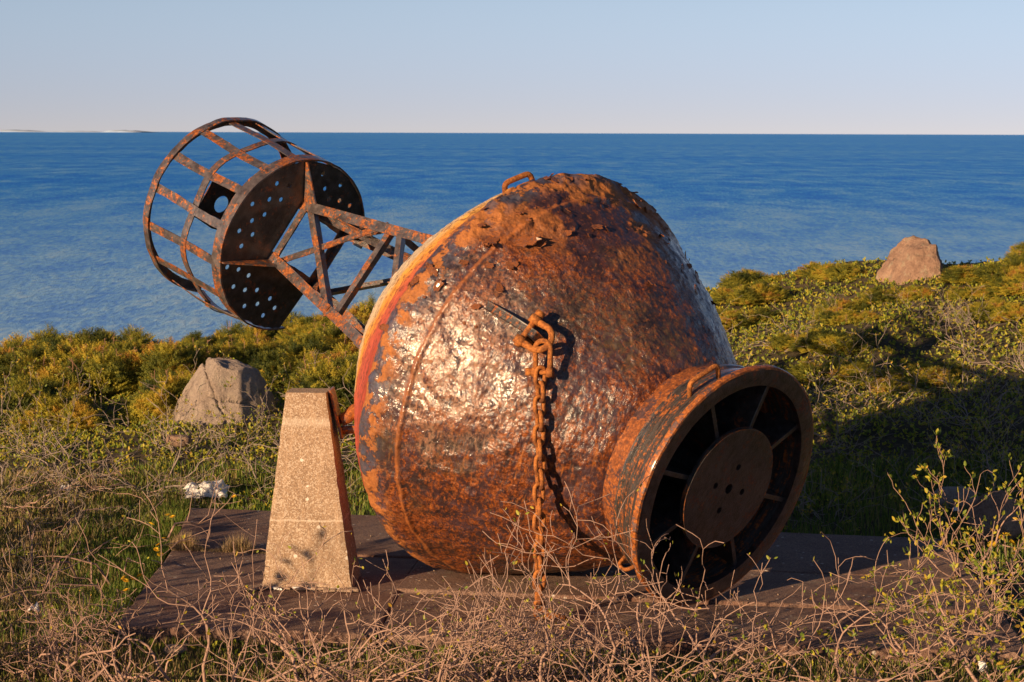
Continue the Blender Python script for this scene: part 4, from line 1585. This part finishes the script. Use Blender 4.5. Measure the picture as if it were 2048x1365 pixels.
# ------------------------------------------------------------------ grass
def blades(name, n, region, hgt, v0, v1, rs_, width=.004, mask=None, lean=.5):
    x = rs_.uniform(region[0], region[1], n)
    y = rs_.uniform(region[2], region[3], n)
    if mask is not None:
        m = mask(x, y, rs_)
        x, y = x[m], y[m]
    n = len(x)
    # tufts
    z = hz(x, y)
    dens = fbm(np.stack([x * 2.2, y * 2.2, 0 * x], 1), 3, 77)
    h = hgt * rs_.uniform(.4, 1.2, n) * (1 + .7 * dens)
    a = rs_.uniform(0, 2 * np.pi, n)
    ln = rs_.uniform(.1, 1, n) * lean
    dx, dy = np.cos(a) * ln, np.sin(a) * ln
    b = rs_.uniform(0, 2 * np.pi, n)
    wx, wy = np.cos(b) * width / 2, np.sin(b) * width / 2
    P0 = np.stack([x, y, z], 1)
    W = np.stack([wx, wy, 0 * wx], 1)
    M1 = P0 + np.stack([dx * h * .35, dy * h * .35, h * .6], 1)
    T = P0 + np.stack([dx * h, dy * h, h * (1 - .25 * ln)], 1)
    V = np.stack([P0 - W, P0 + W, M1 + W * .8, M1 - W * .8, T], 1).reshape(-1, 3)
    base = np.arange(n)[:, None] * 5
    Fc = np.concatenate([base + np.array([[0, 1, 2]]), base + np.array([[0, 2, 3]]), base + np.array([[3, 2, 4]])], 0)
    var = np.clip(rs_.uniform(v0, v1, n) + .18 * dens, 0, 1)
    o = link(name, np_mesh(name, V, Fc, False, np.repeat(var, 5)), None, M['grass'])
    return o
slabx0 = .3 + min(FL[0], BL[0])
def off_slab(x, y, rs_):
    # left border of the slab runs from FL to BL
    xl = np.interp(y, [FL[1] + 11.2, BL[1] + 11.2], [FL[0] + .3, BL[0] + .3])
    yb = np.interp(x, [BL[0] + .3, BR[0] + .3], [BL[1] + 11.2, BR[1] + 11.2])
    yf = np.interp(x, [FL[0] + .3, FR[0] + .3], [FL[1] + 11.2, FR[1] + 11.2])
    return ~((x > xl) & (y < yb) & (y > yf) & (x < FR[0] + .25))
rs = np.random.RandomState(12)
def m_edge(x, y, r_):
    xl = np.interp(y, [FL[1] + 11.2, BL[1] + 11.2], [FL[0] + .3, BL[0] + .3])
    d = xl - x
    return off_slab(x, y, r_) & (d > 0) & (r_.rand(len(x)) < np.exp(-d / .16))
tag(blades('green_grass', 60000, (-3.4, -1.8, 9.9, 13.6), .10, .05, .55, rs, .005, m_edge), 'bright green grass along the left edge of the slab', 'grass', kind='stuff')
tag(blades('meadow_grass', 46000, (-4.2, -1.8, 9.6, 14.4), .055, .35, 1.0, rs, .005, off_slab), 'mixed green and dry grass left of the slab', 'grass', kind='stuff')
tag(blades('dry_grass', 46000, (-2.6, 2.9, 8.3, 10.4), .045, .2, .95, rs, .005, off_slab), 'short dry grass in front of the slab', 'grass', kind='stuff')
tag(blades('back_grass', 30000, (-2.6, 4.4, 12.2, 14.6), .075, .05, .7, rs, .006, off_slab), 'grass behind the slab', 'grass', kind='stuff')
# dry grass growing in the slab joint
def joint_grass():
    n = 2600
    t = rs.rand(n) ** 1.4 * .22
    x = .3 + ML[0] + (MR[0] - ML[0]) * t
    y = 11.2 + ML[1] + (MR[1] - ML[1]) * t + rs.normal(size=n) * .022
    h = .055 * rs.uniform(.3, 1.2, n) * (1 + .9 * np.sin(t * 90))
    h = np.clip(h, .012, None)
    P0 = np.stack([x, y, np.full(n, SLZ - .01)], 1)
    a = rs.uniform(0, 6.28, n)
    W = np.stack([np.cos(a), np.sin(a), 0 * a], 1) * .0025
    T = P0 + np.stack([rs.normal(size=n) * .02, rs.normal(size=n) * .02, h], 1)
    V = np.stack([P0 - W, P0 + W, T], 1).reshape(-1, 3)
    Fc = np.arange(3 * n).reshape(-1, 3)
    o = link('joint_grass', np_mesh('joint_grass', V, Fc, False, np.repeat(rs.uniform(.55, 1, n), 3)), None, M['grass'])
    tag(o, 'tufts of dry grass growing in the joint of the slab', 'grass', kind='stuff')
joint_grass()
# low leafy ground plants in the hollow and among the grass
def rosettes(name, n, region, v0, v1, size, label, mask):
    x = rs.uniform(region[0], region[1], n)
    y = rs.uniform(region[2], region[3], n)
    m = mask(x, y, rs)
    x, y = x[m], y[m]
    n = len(x)
    pos = np.repeat(np.stack([x, y, hz(x, y) + .01], 1), 4, 0)
    D = rs.normal(size=(4 * n, 3)) + np.array([0, 0, .9])
    V, Fc = replicate(LEAF_V, LEAF_F, pos, frames(D, rs), size * rs.uniform(.6, 1.4, 4 * n))
    o = link(name, np_mesh(name, V, Fc, False, np.repeat(rs.uniform(v0, v1, 4 * n), len(LEAF_V))), None, M['leaf'])
    tag(o, label, 'ground plants', kind='stuff')
rosettes('heath_cover', 34000, (-6, 7, 13.6, 22.0), .25, 1.0, .028, 'low leafy heath cover between the shrubs on the headland', lambda x, y, r_: np.ones(len(x), bool))
rosettes('ground_leaves', 2600, (-3.6, 3.2, 8.6, 14.2), 0, .6, .035, 'small green ground plants in the grass around the slab', lambda x, y, r_: off_slab(x, y, r_) & (fbm(np.stack([x * 1.5, y * 1.5, 0 * x], 1), 2, 5) > .0))

def debris():
    n = 900
    x = rs.uniform(-1.9, 2.6, n)
    y = rs.uniform(9.4, 13.4, n)
    m = ~off_slab(x, y, rs)
    x, y = x[m], y[m]
    n = len(x)
    base = np.array([(1, 0, 0), (-.5, .87, 0), (-.5, -.87, 0), (0, 0, .8), (0, 0, -.3)])
    Fb = np.array([(0, 1, 3), (1, 2, 3), (2, 0, 3), (1, 0, 4), (2, 1, 4), (0, 2, 4)])
    fr = frames(rs.normal(size=(n, 3)) * np.array([1, 1, .1]), rs)
    sc = .003 + .009 * rs.rand(n) ** 4
    V, Fc = replicate(base, Fb, np.stack([x, y, np.full(n, SLZ + .003)], 1), fr, sc)
    o = link('slab_grit', np_mesh('slab_grit', V, Fc), None, M['stone'])
    tag(o, 'loose grit and crumbs of concrete scattered on the slab', 'grit', kind='stuff')
debris()
# fallen dead twigs on the ground, left hollow and front
mbs = MB()
rg_ = random.Random(77)
tips = []
for k in range(70):
    if k < 30:
        x, y = rg_.uniform(-3.4, -1.9), rg_.uniform(10, 14.2)
    else:
        x, y = rg_.uniform(-2.4, 2.4), rg_.uniform(8.6, 9.7)
    a = rg_.uniform(0, 6.28)
    z = h1(x, y) + .03
    grow(mbs, tips, Vector((x, y, z)), Vector((math.cos(a), math.sin(a), .12)), rg_.uniform(.25, .6), rg_.uniform(.004, .008), 1, rg_, .0, .0018, .2)
tag(mbs.build('fallen_twigs', M['bark'], smooth=True), 'dry fallen twigs lying in the grass', 'twigs', kind='stuff')

# ------------------------------------------------------------------ dandelions
def dandelion_meshes(seed):
    rg_ = random.Random(seed)
    H = rg_.uniform(.09, .13)
    st = MB().tube([(0, 0, 0), (.004, .002, H * .5), (.012, .004, H)], [.0028, .0025, .0025], 5)
    me1 = bpy.data.meshes.new('stem')
    me1.from_pydata(st.v, [], st.f)
    me1.materials.append(M['stem'])
    V, Fc = [], []
    for ring, (r0, up_, n) in enumerate(((.021, .15, 16), (.016, .45, 13), (.010, .8, 9))):
        for k in range(n):
            a = 2 * math.pi * k / n + ring * .2
            d = Vector((math.cos(a), math.sin(a), up_)).normalized()
            s_ = Vector((-math.sin(a), math.cos(a), 0))
            b = len(V)
            V += [Vector((0, 0, 0)), d * r0 * .7 + s_ * .0036, d * r0, d * r0 * .7 - s_ * .0036, Vector((0, 0, -.003))]
            Fc += [(b, b + 1, b + 2, b + 3), (b + 4, b + 3, b + 2, b + 1)]
    me2 = bpy.data.meshes.new('flower_head')
    me2.from_pydata([tuple(v) for v in V], [], Fc)
    me2.materials.append(M['yellow'])
    return me1, me2, H
DM = [dandelion_meshes(k) for k in range(4)]
rg_ = random.Random(9)
for i, (x, y) in enumerate([(307, 1018), (332, 1006), (341, 1007), (331, 1046), (317, 1057), (311, 1068), (325, 1079), (246, 1123), (247, 1132), (280, 1120), (267, 1129), (240, 1155), (248, 1152), (227, 1197), (464, 978),
                            (1985, 1042), (2002, 1052), (2018, 1047), (1990, 1066), (2030, 1062), (735, 1249), (1121, 1232), (1251, 1233)]):
    me1, me2, H = DM[i % 4]
    p = pix(x, y, z=-.03 + H * (1.0 if x < 1900 else 1.6))
    root = empty('dandelion', (p.x, p.y, h1(p.x, p.y)))
    root.rotation_euler.z = rg_.uniform(0, 6.28)
    if i < 14:
        lab, grp = 'yellow dandelion in the grass along the left edge of the slab', 'dandelions left of the slab'
    elif i == 14:
        lab, grp = 'lone dandelion between the plastic sheet and the pillar', None
    elif i < 20:
        lab, grp = 'yellow flower in front of the brown rock at the right edge', 'yellow flowers by the brown rock'
    else:
        lab, grp = 'yellow flower among bare twigs in front of the buoy', 'yellow flowers in the foreground thicket'
    if x > 1900:
        root.scale = (1.3, 1.3, 1.6)
    tag(root, lab, 'flower', grp)
    link('stem', me1, root)
    hd = link('flower_head', me2, root)
    hd.location = (.012, .004, H)
    hd.rotation_euler = (rg_.uniform(.2, .9), rg_.uniform(-.4, .3), 0)
print('shrubs', cnt, 'spruces', spr)
